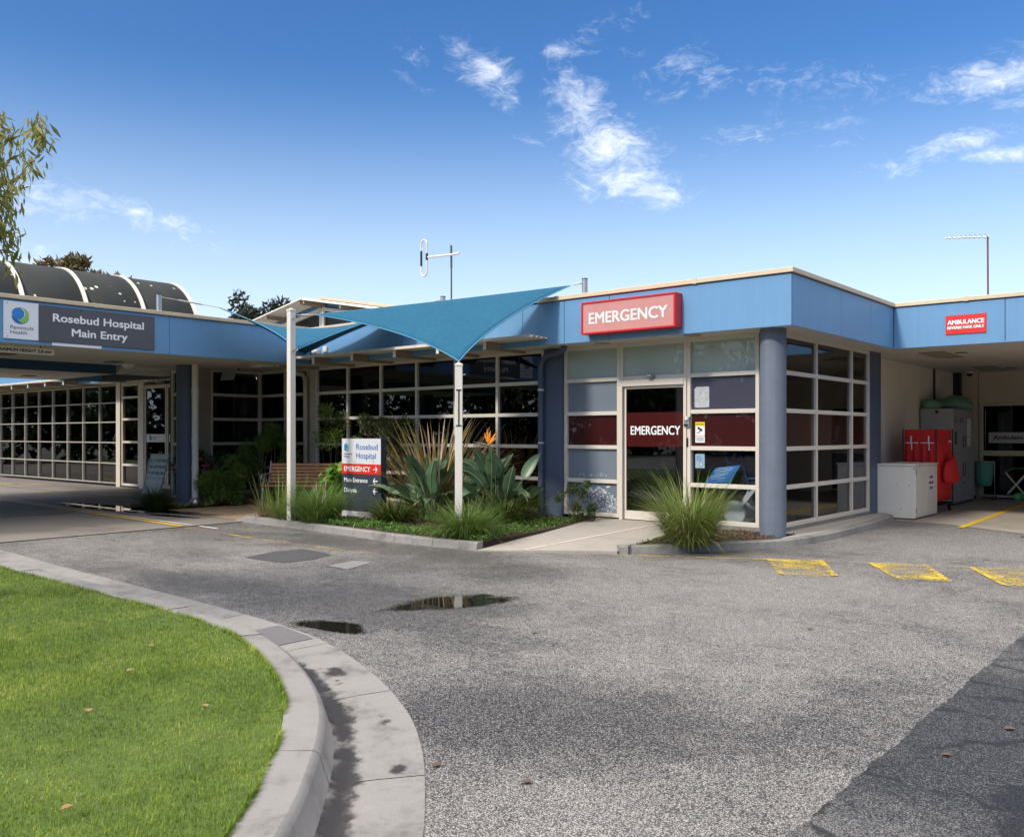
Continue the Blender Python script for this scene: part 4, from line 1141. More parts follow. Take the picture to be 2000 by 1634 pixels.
# clerestory behind: gable wall, roof edge, corrugated sunshade on beams
cx = -19.0
def gz_(p, apex, s=.175): return apex - s * abs(p - cx)
gw = MB()
W0 = 6.97
gw.add([(cx - 5, W0, 3.4), (cx + 5, W0, 3.4), (cx + 5, W0, gz_(cx + 5, 5.98)), (cx, W0, 5.98), (cx - 5, W0, gz_(cx - 5, 5.98)),
        (cx - 5, 13.9, 3.4), (cx + 5, 13.9, 3.4), (cx + 5, 13.9, gz_(cx + 5, 5.98)), (cx, 13.9, 5.98), (cx - 5, 13.9, gz_(cx - 5, 5.98))],
       [(0, 1, 2, 3, 4), (9, 8, 7, 6, 5), (1, 6, 7, 2), (5, 0, 4, 9)])
cw = gw.build('clerestory_wall', blue, HB)
r2 = MB()
for s in (-1, 1):
    a = Vector((cx, 6.85, 6.08)); b = Vector((cx + s * 5.4, 6.85, gz_(cx + 5.4, 6.08)))
    d = Vector((0, 7.1, 0)); t = Vector((0, 0, -.09))
    r2.add([a, b, b + d, a + d, a + t, b + t, b + d + t, a + d + t], [(0, 1, 2, 3), (7, 6, 5, 4), (0, 4, 5, 1), (1, 5, 6, 2), (2, 6, 7, 3)])
r2.build('clerestory_roof', cream, cw)
dkg = mat('dark clerestory glass', (.03, .026, .024), rough=.15)
for s in (-1, 1):
    tr = MB(); y = W0 - .012
    tr.add([(cx + s * .12, y, 4.4), (cx + s * 3.6, y, 4.4), (cx + s * 3.6, y, gz_(cx + 3.6, 5.60)), (cx + s * .12, y, gz_(cx + .12, 5.60))], [(0, 1, 2, 3) if s > 0 else (3, 2, 1, 0)])
    tr.build('clerestory_window', dkg, cw)
    rb_ = MB(); rb_.beam((cx + s * .05, W0 - .05, 5.66), (cx + s * 4.8, W0 - .05, gz_(cx + 4.8, 5.67)), .10, .12); rb_.build('rafter', wall_m, cw)
ps = MB(); ps.box(cx - .12, cx + .12, W0 - .10, W0 - .03, 3.4, 5.62); ps.build('post', wall_m, cw)
# sunshade: ribbed sheet folded along the ridge
sh = MB()
for s in (-1, 1):
    n = 26; amp = .034; vs = []
    for i in range(n + 1):
        y = 6.0 + (W0 - .05 - 6.0) * i / n
        for e in (.02, 5.0):
            x = cx + s * e
            vs.append((x, y, gz_(x, 5.92) + (amp if (i // 2) % 2 else -amp)))
    sh.add(vs, [(2 * i, 2 * i + 1, 2 * i + 3, 2 * i + 2) for i in range(n)])
sh.build('sunshade_sheet', roof_c, cw, solid=.006)
for s in (-1, 1):
    for e in (.12, 2.0, 3.6, 4.9):
        x = cx + s * e
        b = MB(); b.beam((x, 6.05, gz_(x, 5.82)), (x, W0 - .02, gz_(x, 5.82)), .07, .12); b.build('sunshade_beam', beam_m, cw)

# ------------------------------------------------------------------ drive-through entrance canopy with barrel vault
EC = thing('entrance_canopy', 'drive-through canopy with blue fascia and dark barrel-vaulted skylight roof', 'canopy', (-14, -6, 0))
PX = -9.5
for a, b in ((-.70, -3.709), (-3.709, -6.75), (-6.75, -12.0)):
    MB().box(PX - .02, PX, b + .003, a - .003, FB, FT).build('fascia_panel', blue, EC, bevel=.003)
MB().box(PX - .04, PX - .0201, -12, -.70, FB + .012, FT + .01).build('fascia_backing', blue_dk, EC)
for x0 in (-18.62,): MB().box(x0, x0 + .02, -12, -.70, FB, FT).build('fascia_panel', blue, EC)
cs = MB()
cs.box(-12.6, PX - .041, -12, -.701, FB + .003, 3.40); cs.box(-18.6, -15.3, -12, -1.92, FB + .003, 3.40); cs.box(-15.299, -12.601, -1.9, -.701, FB + .003, 3.40)
cs.box(-18.6, -15.301, -1.919, -.05, 3.05, 3.40)
cs.build('canopy_slab', soffit_m, EC)
wb = MB(); wb.box(-15.299, -15.28, -12, -1.901, FB + .002, 3.42); wb.box(-12.62, -12.601, -12, -1.901, FB + .002, 3.42); wb.build('light_well_lining', well_blue, EC)
c_ = MB().box(PX - .42, PX + .03, -12, -.722, 3.528, 3.592).build('capping', cream, EC, bevel=.006)
MB().box(PX - .1, PX + .033, -5.02, -4.97, 3.524, 3.597).build('capping_joint', cream, c_)
MB().box(-18.65, -18.2, -12, -1.93, 3.41, 3.592).build('capping', cream, EC, bevel=.006)
# barrel vault between pale ribs
VC, VZ, VR = -14.0, 3.32, 1.56
ribs = [-1.41 - 1.18 * i for i in range(10)]
A0, A1 = R(3), R(177); n = 40
def arc_pt(a, r): return (VC + r * math.cos(a), VZ + r * math.sin(a))
for i in range(len(ribs) - 1):
    y0, y1 = ribs[i], ribs[i + 1]
    vs = []; fs = []
    for k in range(n + 1):
        x, z = arc_pt(A0 + (A1 - A0) * k / n, VR)
        vs += [(x, y0, z), (x, y1, z)]
    fs = [(2 * k, 2 * k + 2, 2 * k + 3, 2 * k + 1) for k in range(n)]
    mb = MB().add(vs, fs, True)
    mb.build('vault_panel', vault_m, EC, solid=.012)
for y in ribs:
    vs = []; fs = []
    for k in range(n + 1):
        a = A0 + (A1 - A0) * k / n
        for r in (VR - .02, VR + .03):
            x, z = arc_pt(a, r)
            vs += [(x, y - .04, z), (x, y + .04, z)]
    for k in range(n):
        o = 4 * k
        fs += [(o + 2, o + 3, o + 7, o + 6), (o, o + 4, o + 5, o + 1), (o, o + 2, o + 6, o + 4), (o + 1, o + 5, o + 7, o + 3)]
    MB().add(vs, fs).build('vault_rib', white_p, EC)
ev = MB()
for y in (ribs[0] + .03, ribs[-1] - .03):
    ev.poly([(arc_pt(A0 + (A1 - A0) * k / n, VR - .02)[0], y, arc_pt(A0 + (A1 - A0) * k / n, VR - .02)[1]) for k in range(n + 1)])
ev.build('vault_end', vault_m, EC)
column(-11.60, -2.20, .20, -.02, 2.856, pier_s, EC)
MB().tube([(-11.60, -2.20, 0), (-11.60, -2.20, .06)], [.30, .30], 30).build('column_base', kerb_m, EC)
column(-11.60, -10.5, .20, -.02, 2.856, pier_s, EC)
column(-17.6, -10.5, .20, -.02, 2.856, pier_s, EC)
# white downpipe strapped to the column, cone boot
wd = MB(); wd.tube([(-11.27, -2.20, .10), (-11.27, -2.20, 2.86)], .068, 18); wdo = wd.build('downpipe', white_p, EC)
jn = MB()
for z in (.72, 1.28, 2.26): jn.tube([(-11.27, -2.2, z), (-11.27, -2.2, z + .09)], .074, 18)
jn.build('pipe_joint', white_p, wdo)
MB().lathe([(.0, .17), (.085, .17), (.10, .12), (.17, .0)], (-11.27, -2.2, .01), 20).build('pipe_boot', galv, wdo)
dl = MB(); dl.lathe([(.0, -.10), (.07, -.09), (.12, -.05), (.14, 0)], (-12.2, -3.1, 2.852), 20); dl.build('dome_light', white_p, EC)
dv = MB()
for x, y in ((-11.8, -3.6), (-11.6, -5.6), (-17.2, -5.0), (-17.4, -3.0)): dv.box(x - .18, x + .18, y - .12, y + .12, 2.838, 2.853)
dv.build('soffit_light', mat('brown light rim', (.10, .08, .06), rough=.6), EC)
# ------------------------------------------------------------------ window awnings (ribbed sheet on bracket beams)
def awning(label, x0, x1, beams, name='window_awning', blue_tint=False):
    t = thing(name, label, 'awning', ((x0 + x1) / 2, -.5, 2.8), group='ribbed awnings over the glazing')
    mb = MB(); n = 36; vs = []
    for i in range(n + 1):
        y = -1.10 + (1.06) * i / n
        z = 2.965 - .012 * i / n + (.012 if (i // 2) % 2 else -.012)
        vs += [(x0, y, z), (x1, y, z)]
    mb.add(vs, [(2 * i, 2 * i + 1, 2 * i + 3, 2 * i + 2) for i in range(n)])
    mb.build('awning_sheet', roof_c, t, solid=.005)
    eg = MB(); eg.box(x0, x1, -1.125, -1.10, 2.935, 2.985); eg.build('edge_trim', roof_c, t, bevel=.004)
    for x in beams:
        b = MB(); b.box(x - .03, x + .03, -1.06, -.06, 2.815, 2.945)
        bo = b.build('bracket_beam', beam_m, t, bevel=.004)
        e = MB(); e.box(x - .032, x + .032, -1.072, -1.061, 2.812, 2.948); e.build('beam_end_cap', white_p, bo)
    return t
# the fascia carries the sheet: brackets sit just below it
awning('ribbed cream awning over the long window behind the garden bed', -10.3, -3.46, [-10.08, -8.92, -7.76, -6.60, -5.52, -4.45])
awning('ribbed awning over the entrance-side window, left of the canopy column', -29.5, -19.3, [-28.5, -27.3, -26.1, -24.9, -23.7, -22.5, -21.3, -20.1])

# ------------------------------------------------------------------ shade sails, posts and roof anchors
def sail_mesh(corners, sag, n=22, quad=False):
    C = [Vector(c) for c in corners]
    if quad:
        A, B, Cc, Dd = C
        cen = (A + B + Cc + Dd) / 4
        def P(u, v):
            # edges pulled in toward the middle
            p = A * (1 - u) * (1 - v) + B * u * (1 - v) + Cc * u * v + Dd * (1 - u) * v
            k = sag
            pull = (cen - p)
            e = max(4 * u * (1 - u) * (abs(1 - 2 * v) ** 2), 4 * v * (1 - v) * (abs(1 - 2 * u) ** 2))
            return p + pull * k * e
        vs = [P(i / n, j / n) for j in range(n + 1) for i in range(n + 1)]
        fs = [(j * (n + 1) + i, j * (n + 1) + i + 1, (j + 1) * (n + 1) + i + 1, (j + 1) * (n + 1) + i) for j in range(n) for i in range(n)]
        edges = [[P(i / n, 0) for i in range(n + 1)], [P(1, i / n) for i in range(n + 1)], [P(i / n, 1) for i in range(n + 1)], [P(0, i / n) for i in range(n + 1)]]
        return vs, fs, edges
    A, B, Cc = C
    def P(a, b, c):
        p = A * a + B * b + Cc * c
        p = p + (Cc - (A + B) / 2) * (4 * a * b * (1 - c) * sag[0]) + (A - (B + Cc) / 2) * (4 * b * c * (1 - a) * sag[1]) + (B - (A + Cc) / 2) * (4 * a * c * (1 - b) * sag[2])
        return p
    idx = {}; vs = []; fs = []
    for i in range(n + 1):
        for j in range(n + 1 - i):
            idx[i, j] = len(vs); vs.append(P(i / n, j / n, 1 - (i + j) / n))
    for i in range(n):
        for j in range(n - i):
            fs.append((idx[i, j], idx[i + 1, j], idx[i, j + 1]))
            if i + j < n - 1: fs.append((idx[i + 1, j], idx[i + 1, j + 1], idx[i, j + 1]))
    edges = [[P(1 - k / n, k / n, 0) for k in range(n + 1)], [P(0, 1 - k / n, k / n) for k in range(n + 1)], [P(k / n, 0, 1 - k / n) for k in range(n + 1)]]
    return vs, fs, edges
def sail(label, corners, anchors, sag, quad=False):
    t = thing('shade_sail', label, 'shade sail', tuple(corners[0]), group='teal shade sails over the garden')
    vs, fs, ed = sail_mesh(corners, sag, quad=quad)
    MB().add(vs, fs, True).build('sail_cloth', sail_m, t, solid=.004)
    for e in ed:
        MB().tube(e, .009, 6).build('hem', hem_m, t)
    for c, a in zip(corners, anchors):
        a = Vector(a); c = Vector(c); d = (a - c)
        m = MB(); m.tube([c, c + d * .35], .006, 6); m.tube([c + d * .3, c + d * .7], .014, 8); m.tube([c + d * .65, a], .006, 6)
        m.build('turnbuckle', galv, t)
P1T = Vector((-6.59, -3.25, 0)); P2T = Vector((-3.19, -2.985, 0))
sail('triangular teal shade sail stretched low in front of the emergency fascia',
     [(-6.30, -3.02, 3.335), (-3.22, -2.95, 2.44), (-3.16, -.50, 3.775)], [(-6.53, -3.20, 3.33), (-3.205, -2.985, 2.39), (-2.97, -.40, 3.82)], (.07, .06, .015))
sail('twisted teal shade sail strung from the entry sign fascia to the left post',
     [(-9.15, -2.95, 3.72), (-6.56, -3.14, 2.80), (-6.25, -.55, 3.80), (-9.60, -.80, 3.05)], [(-9.58, -3.83, 3.85), (-6.55, -3.19, 2.76), (-6.08, -.42, 3.86), (-9.65, -.70, 2.98)], .16, quad=True)
def sail_post(x, y, h, rot, label, w=.10):
    t = thing('sail_post', label, 'post', (x, y, .06), R(rot), 'white posts carrying the shade sails')
    m = MB(); m.box(-w / 2, w / 2, -w / 2, w / 2, 0, h)
    m.build('post_shaft', white_p, t, local=True, bevel=.006)
    c = MB(); c.box(-w / 2 - .006, w / 2 + .006, -w / 2 - .006, w / 2 + .006, h + .001, h + .03); c.lathe([(w * .5, .03), (w * .3, .045), (0, .05)], (0, 0, h), 4)
    c.build('post_cap', white_p, t, local=True, bevel=.005)
    b = MB(); b.tube([(w / 2, 0, h - .12), (w / 2 + .04, 0, h - .11)], .012, 8); b.tube([(w / 2, 0, h - .62), (w / 2 + .05, 0, h - .6)], .012, 8)
    for z in (1.2, 1.5, 2.1, 2.9):
        if z < h: b.ball((-w / 2, -.01, z), .006, n=6, m=4)
    b.build('eye_bolt', galv, t, local=True)
    return t
sail_post(P1T.x, P1T.y, 3.33, -2, 'tall square white post beside the hospital direction sign')
p2 = sail_post(P2T.x, P2T.y, 2.31, 41, 'shorter square white post rising from a grass clump, mid garden')
cv = MB()
cv.box(-.035, .035, -.057, -.0505, 1.50, 1.515); cv.box(-.035, .035, -.057, -.0505, 1.98, 1.995); cv.box(-.006, .010, -.057, -.0505, 1.515, 1.98)
cv.build('slot', black_p, p2, local=True)
def roof_post(x, y, z0, z1, label):
    t = thing('anchor_post', label, 'post', (x, y, z0), group='short steel roof posts for the sails')
    m = MB(); m.tube([(x, y, z0), (x, y, z1)], .045, 16); m.build('post_shaft', galv, t)
    m = MB(); m.tube([(x, y, z1 + .001), (x, y, z1 + .012)], .048, 16); m.tube([(x - .03, y, z1 - .05), (x - .08, y, z1 - .06)], .01, 6); m.build('post_cap', black_p, t)
roof_post(-2.95, -.40, 3.592, 3.865, 'short steel post on the parapet above the red emergency sign')
roof_post(-6.05, -.40, 3.592, 3.90, 'short steel post on the roof edge behind the larger sail')
roof_post(-9.60, -3.85, 3.592, 3.885, 'short steel post on the canopy roof above the entry sign')

# ------------------------------------------------------------------ signs on the building
def sign_box(name, label, cat, x0, x1, y0, y1, z0, z1, m, bevel=.003):
    t = thing(name, label, cat, ((x0 + x1) / 2, (y0 + y1) / 2, z0))
    MB().box(x0, x1, y0, y1, z0, z1).build('sign_panel', m, t, bevel=bevel)
    return t
# EMERGENCY light box
es_ = thing('emergency_sign', 'red framed light box sign reading EMERGENCY on the fascia', 'sign', (-1.87, -.79, 2.935))
y = -.89
fr = MB(); a, b, c, d = -2.67, -1.075, 2.935, 3.415
fr.box(a, b, y, y + .198, d - .028, d); fr.box(a, b, y, y + .198, c, c + .028); fr.box(a, a + .03, y, y + .198, c + .0281, d - .0281); fr.box(b - .03, b, y, y + .198, c + .0281, d - .0281)
fr.build('sign_frame', red_p, es_, bevel=.005)
face = mat('faded red sign face', (.52, .235, .215), rough=.25, var=.10, vscale=3, fine=.12, streak=.05, speck=(60, .72, (.66, .60, .56)))
MB().box(a + .031, b - .031, y + .012, y + .03, c + .029, d - .029).build('sign_face', face, es_)
t_ = MB(); letters(t_, 'EMERGENCY', (-2.535, y + .009, 3.082), (1, 0, 0), (0, 0, 1), 1.335, .170, bold=.035); t_.build('lettering', mat('aged white lettering', (.72, .68, .66), rough=.5, var=.06, fine=.08), es_)
# ambulance sign
am = thing('ambulance_sign', 'red plate sign AMBULANCE REVERSE PARK ONLY on the blue fascia', 'sign', (1.58, 3.44, 3.02))
MB().box(1.292, 1.868, 3.435, 3.449, 3.02, 3.318).build('sign_panel', red_sign, am, bevel=.002)
t_ = MB(); letters(t_, 'AMBULANCE', (1.318, 3.432, 3.172), (1, 0, 0), (0, 0, 1), .525, .072, bold=.05); letters(t_, 'REVERSE PARK ONLY', (1.318, 3.432, 3.10), (1, 0, 0), (0, 0, 1), .525, .046, bold=.05); t_.build('lettering', letter_w, am)
# health service logo plate and entry sign on the canopy (facing +x; reading direction +y)
U, Vv, Nn = (0, 1, 0), (0, 0, 1), (1, 0, 0)
lp = thing('logo_plate', 'square white plate with round blue and green swirl emblem', 'sign', (-9.48, -6.14, 2.914))
MB().box(-9.499, -9.484, -6.39, -5.887, 2.914, 3.487).build('sign_panel', white_s, lp, bevel=.002)
logo(lp, (-9.4815, -6.15, 3.275), U, Vv, Nn, .128)
t_ = MB(); letters(t_, 'Peninsula', (-9.481, -6.295, 3.065), U, Vv, .335, .055, bold=.0); letters(t_, 'Health', (-9.481, -6.295, 2.992), U, Vv, .24, .052, bold=.0); t_.build('lettering', char_s, lp)
b = MB()
for yy, zz in ((-6.34, 3.455), (-6.34, 2.945)): b.ball((-9.483, yy, zz), .008, n=6, m=4)
b.build('screw', black_p, lp)
ms = thing('entry_sign', 'charcoal sign with two lines of white lettering on the canopy fascia', 'sign', (-9.48, -4.93, 2.903))
MB().box(-9.499, -9.482, -5.884, -3.99, 2.903, 3.475).build('sign_panel', char_s, ms, bevel=.002)
t_ = MB(); letters(t_, 'Rosebud Hospital', (-9.478, -5.675, 3.235), U, Vv, 1.49, .128, bold=.035); letters(t_, 'Main Entry', (-9.478, -5.385, 3.02), U, Vv, .915, .128, bold=.035); t_.build('lettering', letter_w, ms)
b = MB()
for yy in (-5.79, -5.23, -4.98, -4.64, -4.06): b.ball((-9.481, yy, 3.452), .009, n=6, m=4)
b.build('screw', black_p, ms)
o = MB().box(-9.499, -9.488, -5.684, -4.90, 2.856, 2.902).build('blank_strip', white_s); tag(o, 'narrow blank white strip fixed beneath the entry sign', 'sign')
mh = thing('height_sign', 'long cream hanging sign reading MAXIMUM HEIGHT 2.8 mtr', 'sign', (-9.7, -6.0, 2.713))
MB().box(-9.712, -9.69, -6.50, -5.568, 2.713, 2.815).build('sign_panel', mat('cream sign', (.66, .52, .36), rough=.5, var=.06), mh, bevel=.002)
t_ = MB(); letters(t_, 'MAXIMUM HEIGHT 2.8 mtr', (-9.687, -6.435, 2.740), U, Vv, .83, .05, bold=.05); t_.build('lettering', letter_k, mh)
ch = MB()
for yy in (-5.77, -6.38): ch.tube([(-9.7, yy, 2.814), (-9.7, yy, 2.853)], .007, 6)
ch.build('chain', black_p, mh)
# small boxes on the fascia
o = MB().box(-9.37, -9.19, -.78, -.692, 3.045, 3.135).build('sensor_box', white_p, bevel=.012); tag(o, 'small square white sensor box on the blue fascia, left one', 'sensor')
o = MB().box(-9.07, -8.95, -.735, -.692, 3.06, 3.185).build('speaker_box', white_p, bevel=.012); tag(o, 'small upright cream box on the blue fascia, right of the sensor', 'sensor')
# panel floodlights under the left soffit
t = thing('flood_light', 'grey tilted panel light under the soffit above the pink shrub', 'light', (-11.75, -1.0, 2.86))
MB().box(-11.9, -11.55, -1.1, -1.0, 2.83, 2.863).build('light_bracket', black_p, t)
MB().obox((-11.73, -1.16, 2.73), (1, .15, 0), (0, .35, .94), (0, -.94, .35), .2, .13, .012).build('light_panel', mat('grey diffuser', (.30, .30, .30), rough=.4), t)
t = thing('batten_light', 'small white batten light on the soffit beside the white post', 'light', (-10.5, -.9, 2.84))
MB().box(-10.75, -10.25, -1.25, -1.05, 2.825, 2.863).build('light_body', white_p, t, bevel=.01)
t = thing('alarm_light', 'dark alarm strobe on the pier left of the shrubs', 'alarm', (-12.4, -1.68, 2.5))
m = MB(); m.box(-12.5, -12.35, -1.65, -1.622, 2.40, 2.55); m.ball((-12.42, -1.68, 2.475), .075, .05, .075); m.build('alarm_body', mat('dark red lens', (.06, .012, .012), rough=.3), t)
t = thing('intercom', 'intercom and call buttons stacked on the pier beside the column', 'intercom', (-12.45, -1.63, 1.2))
m = MB(); m.box(-12.50, -12.32, -1.645, -1.622, 1.45, 1.72); m.box(-12.5, -12.34, -1.645, -1.622, 1.18, 1.32); m.build('call_plate', galv, t, bevel=.004)
m = MB(); m.box(-12.47, -12.35, -1.66, -1.646, 1.50, 1.62); m.box(-12.45, -12.38, -1.66, -1.646, 1.21, 1.28); m.build('button', black_p, t)
t = thing('dome_camera', 'black dome security camera under the bay ceiling', 'camera', (.08, 10.2, 2.8))
m = MB(); m.tube([(.08, 10.3, 2.83), (.08, 10.3, 2.8615)], .085, 18); m.build('camera_base', white_p, t)
m = MB(); m.lathe([(.0, -.075), (.04, -.065), (.065, -.035), (.072, 0)], (.08, 10.3, 2.829), 16); m.build('dome', black_p, t)
# on and beside the emergency glazing
t = thing('security_sticker', 'white and yellow camera warning sticker on red glass', 'sticker', (-1.165, -.01, 1.33))
MB().box(-1.242, -1.09, -.010, -.0075, 1.33, 1.63).build('sticker_sheet', white_s, t)
m = MB(); m.box(-1.242, -1.09, -.0125, -.0105, 1.575, 1.63); m.box(-1.242, -1.09, -.0125, -.0105, 1.418, 1.437); m.build('yellow_band', mat('sign yellow', (.75, .55, .02), rough=.5), t)
m = MB(); letters(m, 'SECURITY NOTICE', (-1.232, -.014, 1.590), (1, 0, 0), (0, 0, 1), .13, .018); m.build('lettering', letter_k, t)
MB().poly([(-1.205, -.0125, 1.555), (-1.19, -.0125, 1.558), (-1.125, -.0125, 1.522), (-1.133, -.0125, 1.492), (-1.20, -.0125, 1.527)]).poly([(-1.165, -.0125, 1.508), (-1.152, -.0125, 1.502), (-1.18, -.0125, 1.472), (-1.215, -.0125, 1.468), (-1.215, -.0125, 1.478), (-1.185, -.0125, 1.482)]).build('camera_icon', letter_k, t)
for z in (1.40, 1.385, 1.37, 1.355): MB().box(-1.225, -1.107, -.0125, -.0105, z, z + .004).build('print_line', letter_k, t)
t = thing('worn_sticker', 'scratched silvery notice patch on the violet-grey pane', 'sticker', (-1.14, -.01, 1.84))
pts = [(-1.255 + .012, 1.84), (-1.03, 1.84), (-1.018, 1.852), (-1.018, 2.13), (-1.03, 2.145), (-1.225, 2.145), (-1.255, 2.11), (-1.255, 1.86)]
m = MB(); m.poly([(x, -.0095, z) for x, z in pts]); m.build('sticker_sheet', mat('scratched silver film', (.42, .43, .45), rough=.45, var=.5, vscale=22, fine=.7, bump=.4, bscale=60), t)
t = thing('keypad', 'small grey keypad lock on the door mullion', 'keypad', (-1.345, -.09, 1.555))
MB().box(-1.392, -1.30, -.085, -.052, 1.555, 1.715).build('keypad_body', galv, t, bevel=.008)
MB().ball((-1.346, -.092, 1.675), .032, .02, .032).build('dome', white_p, t)
MB().box(-1.385, -1.325, -.10, -.0855, 1.575, 1.60).build('slot', black_p, t)
o = MB().box(-1.375, -1.335, -.066, -.053, 1.27, 1.40).build('door_button', black_p, bevel=.004); tag(o, 'slim black push button below the keypad on the mullion', 'button')
peel = leaf_mat('peeled film', [(.55, .58, .62), (.50, .53, .56)], trans=0)
t = thing('peeling_film', 'white flaking film patches low on the grey panes beside the pier', 'film', (-3.1, -.01, .2))
m = MB(); gp = random.Random(8)
def flake(x, z, s, ang=None):
    k = gp.randint(5, 7); a0 = gp.uniform(0, 6); e = gp.uniform(1.2, 3.0); an = gp.uniform(0, 6) if ang is None else ang
    pt = []
    for i in range(k):
        a = a0 + 2 * PI * i / k; r = s * gp.uniform(.6, 1.2)
        u, w = r * e * math.cos(a), r * math.sin(a)
        pt.append((x + u * math.cos(an) - w * math.sin(an), -.0085 - gp.uniform(0, .001), z + u * math.sin(an) + w * math.cos(an)))
    m.poly(pt)
for i in range(420):
    x = gp.uniform(-3.45, -2.60); f = (x + 3.45) / .85
    top = .60 if f < .6 else .60 - (f - .6) * .35
    low = .52 - f * .55
    z = gp.uniform(max(.22, low), top)
    flake(x, z, gp.choice([.003, .005, .007, .010]))
for i in range(26): flake(gp.uniform(-3.25, -2.75), gp.gauss(.56, .025), gp.uniform(.008, .02), gp.uniform(-.3, .2))
for i in range(60): flake(gp.uniform(-3.35, -2.8), gp.gauss(.80, .02), gp.choice([.002, .004, .006]))
tag(m.build('film_flake', peel, t), kind='stuff')
# ------------------------------------------------------------------ hospital direction sign in the garden
ds = thing('direction_sign', 'freestanding slate grey and white direction sign with red EMERGENCY band', 'sign', (-6.14, -2.15, .06))
xa, xb, yf, yb_ = -6.64, -5.66, -2.20, -2.08
MB().box(xa, xb, yf, yb_, .17, 1.385).build('sign_body', navy_s, ds, bevel=.006)
MB().box(xa + .004, xb - .004, yf - .004, yf - .0005, .965, 1.380).build('header_panel', mat('pale grey sign panel', (.60, .61, .64), rough=.35, var=.03), ds)
MB().box(xa + .002, xb - .002, yf - .0045, yf - .0005, .80, .963).build('red_band', red_sign, ds)
MB().box(xa + .001, xb - .001, yf - .005, yf - .0005, .075, .185).build('base_strip', mat('pale grey base strip', (.55, .56, .58), rough=.4), ds)
MB().box(xa + .06, xb - .06, yf + .02, yb_ - .02, .04, .17).build('plinth', black_p, ds)
logo(ds, (xa + .125, yf - .006, 1.235), (1, 0, 0), (0, 0, 1), (0, -1, 0), .066)
U1, V1 = (1, 0, 0), (0, 0, 1)
m = MB(); letters(m, 'Peninsula', (xa + .07, yf - .0062, 1.115), U1, V1, .19, .028, bold=.01); letters(m, 'Health', (xa + .07, yf - .0062, 1.072), U1, V1, .135, .028, bold=.01); m.build('lettering', letter_k, ds)
m = MB(); letters(m, 'Rosebud', (xa + .375, yf - .0062, 1.20), U1, V1, .53, .097, bold=.006); letters(m, 'Hospital', (xa + .375, yf - .0062, 1.055), U1, V1, .485, .097, bold=.006); m.build('lettering', letter_b, ds)
m = MB(); letters(m, 'EMERGENCY', (xa + .065, yf - .0065, .842), U1, V1, .66, .084, bold=.022); m.build('lettering', letter_w, ds)
m = MB(); letters(m, 'Main Entrance', (xa + .06, yf - .0015, .662), U1, V1, .59, .074, bold=.018); m.build('lettering', letter_w, ds)
m = MB(); letters(m, 'Dialysis', (xa + .06, yf - .0015, .495), U1, V1, .315, .074, bold=.018); m.build('lettering', letter_w, ds)
def arrow(cx, cz, s, right):
    m = MB(); k = 1 if right else -1; y = yf - .0068
    m.poly([(cx - .5 * s * k, y, cz - .07 * s), (cx + .4 * s * k, y, cz - .07 * s), (cx + .4 * s * k, y, cz + .07 * s), (cx - .5 * s * k, y, cz + .07 * s)])
    for e in (-1, 1):
        m.poly([(cx + .5 * s * k, y - .0003, cz), (cx + .38 * s * k, y - .0003, cz - .03 * e * s), (cx + .0 * s * k, y - .0003, cz + .36 * e * s), (cx + .08 * s * k, y - .0003, cz + .46 * e * s)])
    m.build('arrow', letter_w, ds)
arrow(xb - .135, .882, .115, True); arrow(xb - .135, .695, .115, False); arrow(xb - .135, .53, .115, False)

# ------------------------------------------------------------------ bench behind the left post
bt = thing('garden_bench', 'timber slatted bench with grey cast arms under the window', 'bench', (-9.25, -1.08, .012), R(40.2))
wood = mat('oiled bench slats', (.36, .16, .05), rough=.5, var=.25, vscale=8, streak=.15)
cast = mat('grey cast iron', (.30, .32, .36), rough=.45, metal=.3, var=.1)
m = MB()
for i in range(6): m.box(-.70, .70, -.24 + i * .072, -.24 + i * .072 + .055, .425, .45)
m.build('seat', wood, bt, local=True, bevel=.006)
m = MB()
for i in range(6):
    z = .50 + i * .066; yy = .215 + i * .028
    m.obox((0, yy, z), (1, 0, 0), (0, .92, -.39), (0, .39, .92), .70, .011, .028)
m.build('backrest', wood, bt, local=True, bevel=.006)
for s in (-1, 1):
    x = s * .715
    m = MB()
    m.tube([(x, -.25, .0), (x, -.26, .22), (x, -.20, .42), (x, .18, .42), (x, .24, .52), (x, .39, .90)], .02, 10)
    m.tube([(x, .16, .42), (x, .24, .2), (x, .30, .0)], .02, 10)
    m.tube([(x, -.22, .42), (x, -.16, .52), (x, -.19, .62), (x, -.28, .655), (x, -.33, .62), (x, -.31, .58)], .016, 10)
    m.tube([(x, -.28, .655), (x, 0, .66), (x, .27, .655)], .018, 10)
    m.build('side_frame', cast, bt, local=True)

# ------------------------------------------------------------------ A-frame board by the doors
af = thing('sandwich_board', 'white A-frame notice board with faded blue print by the entrance column', 'sign', (-13.55, -1.75, 0))
o0 = Vector((-14.16, -1.86, .0)); du = Vector((.82, .12, 0)).normalized(); up = Vector((.10, .20, 1.02)); L = 1.02
upn = up.normalized(); nn = du.cross(upn).normalized()
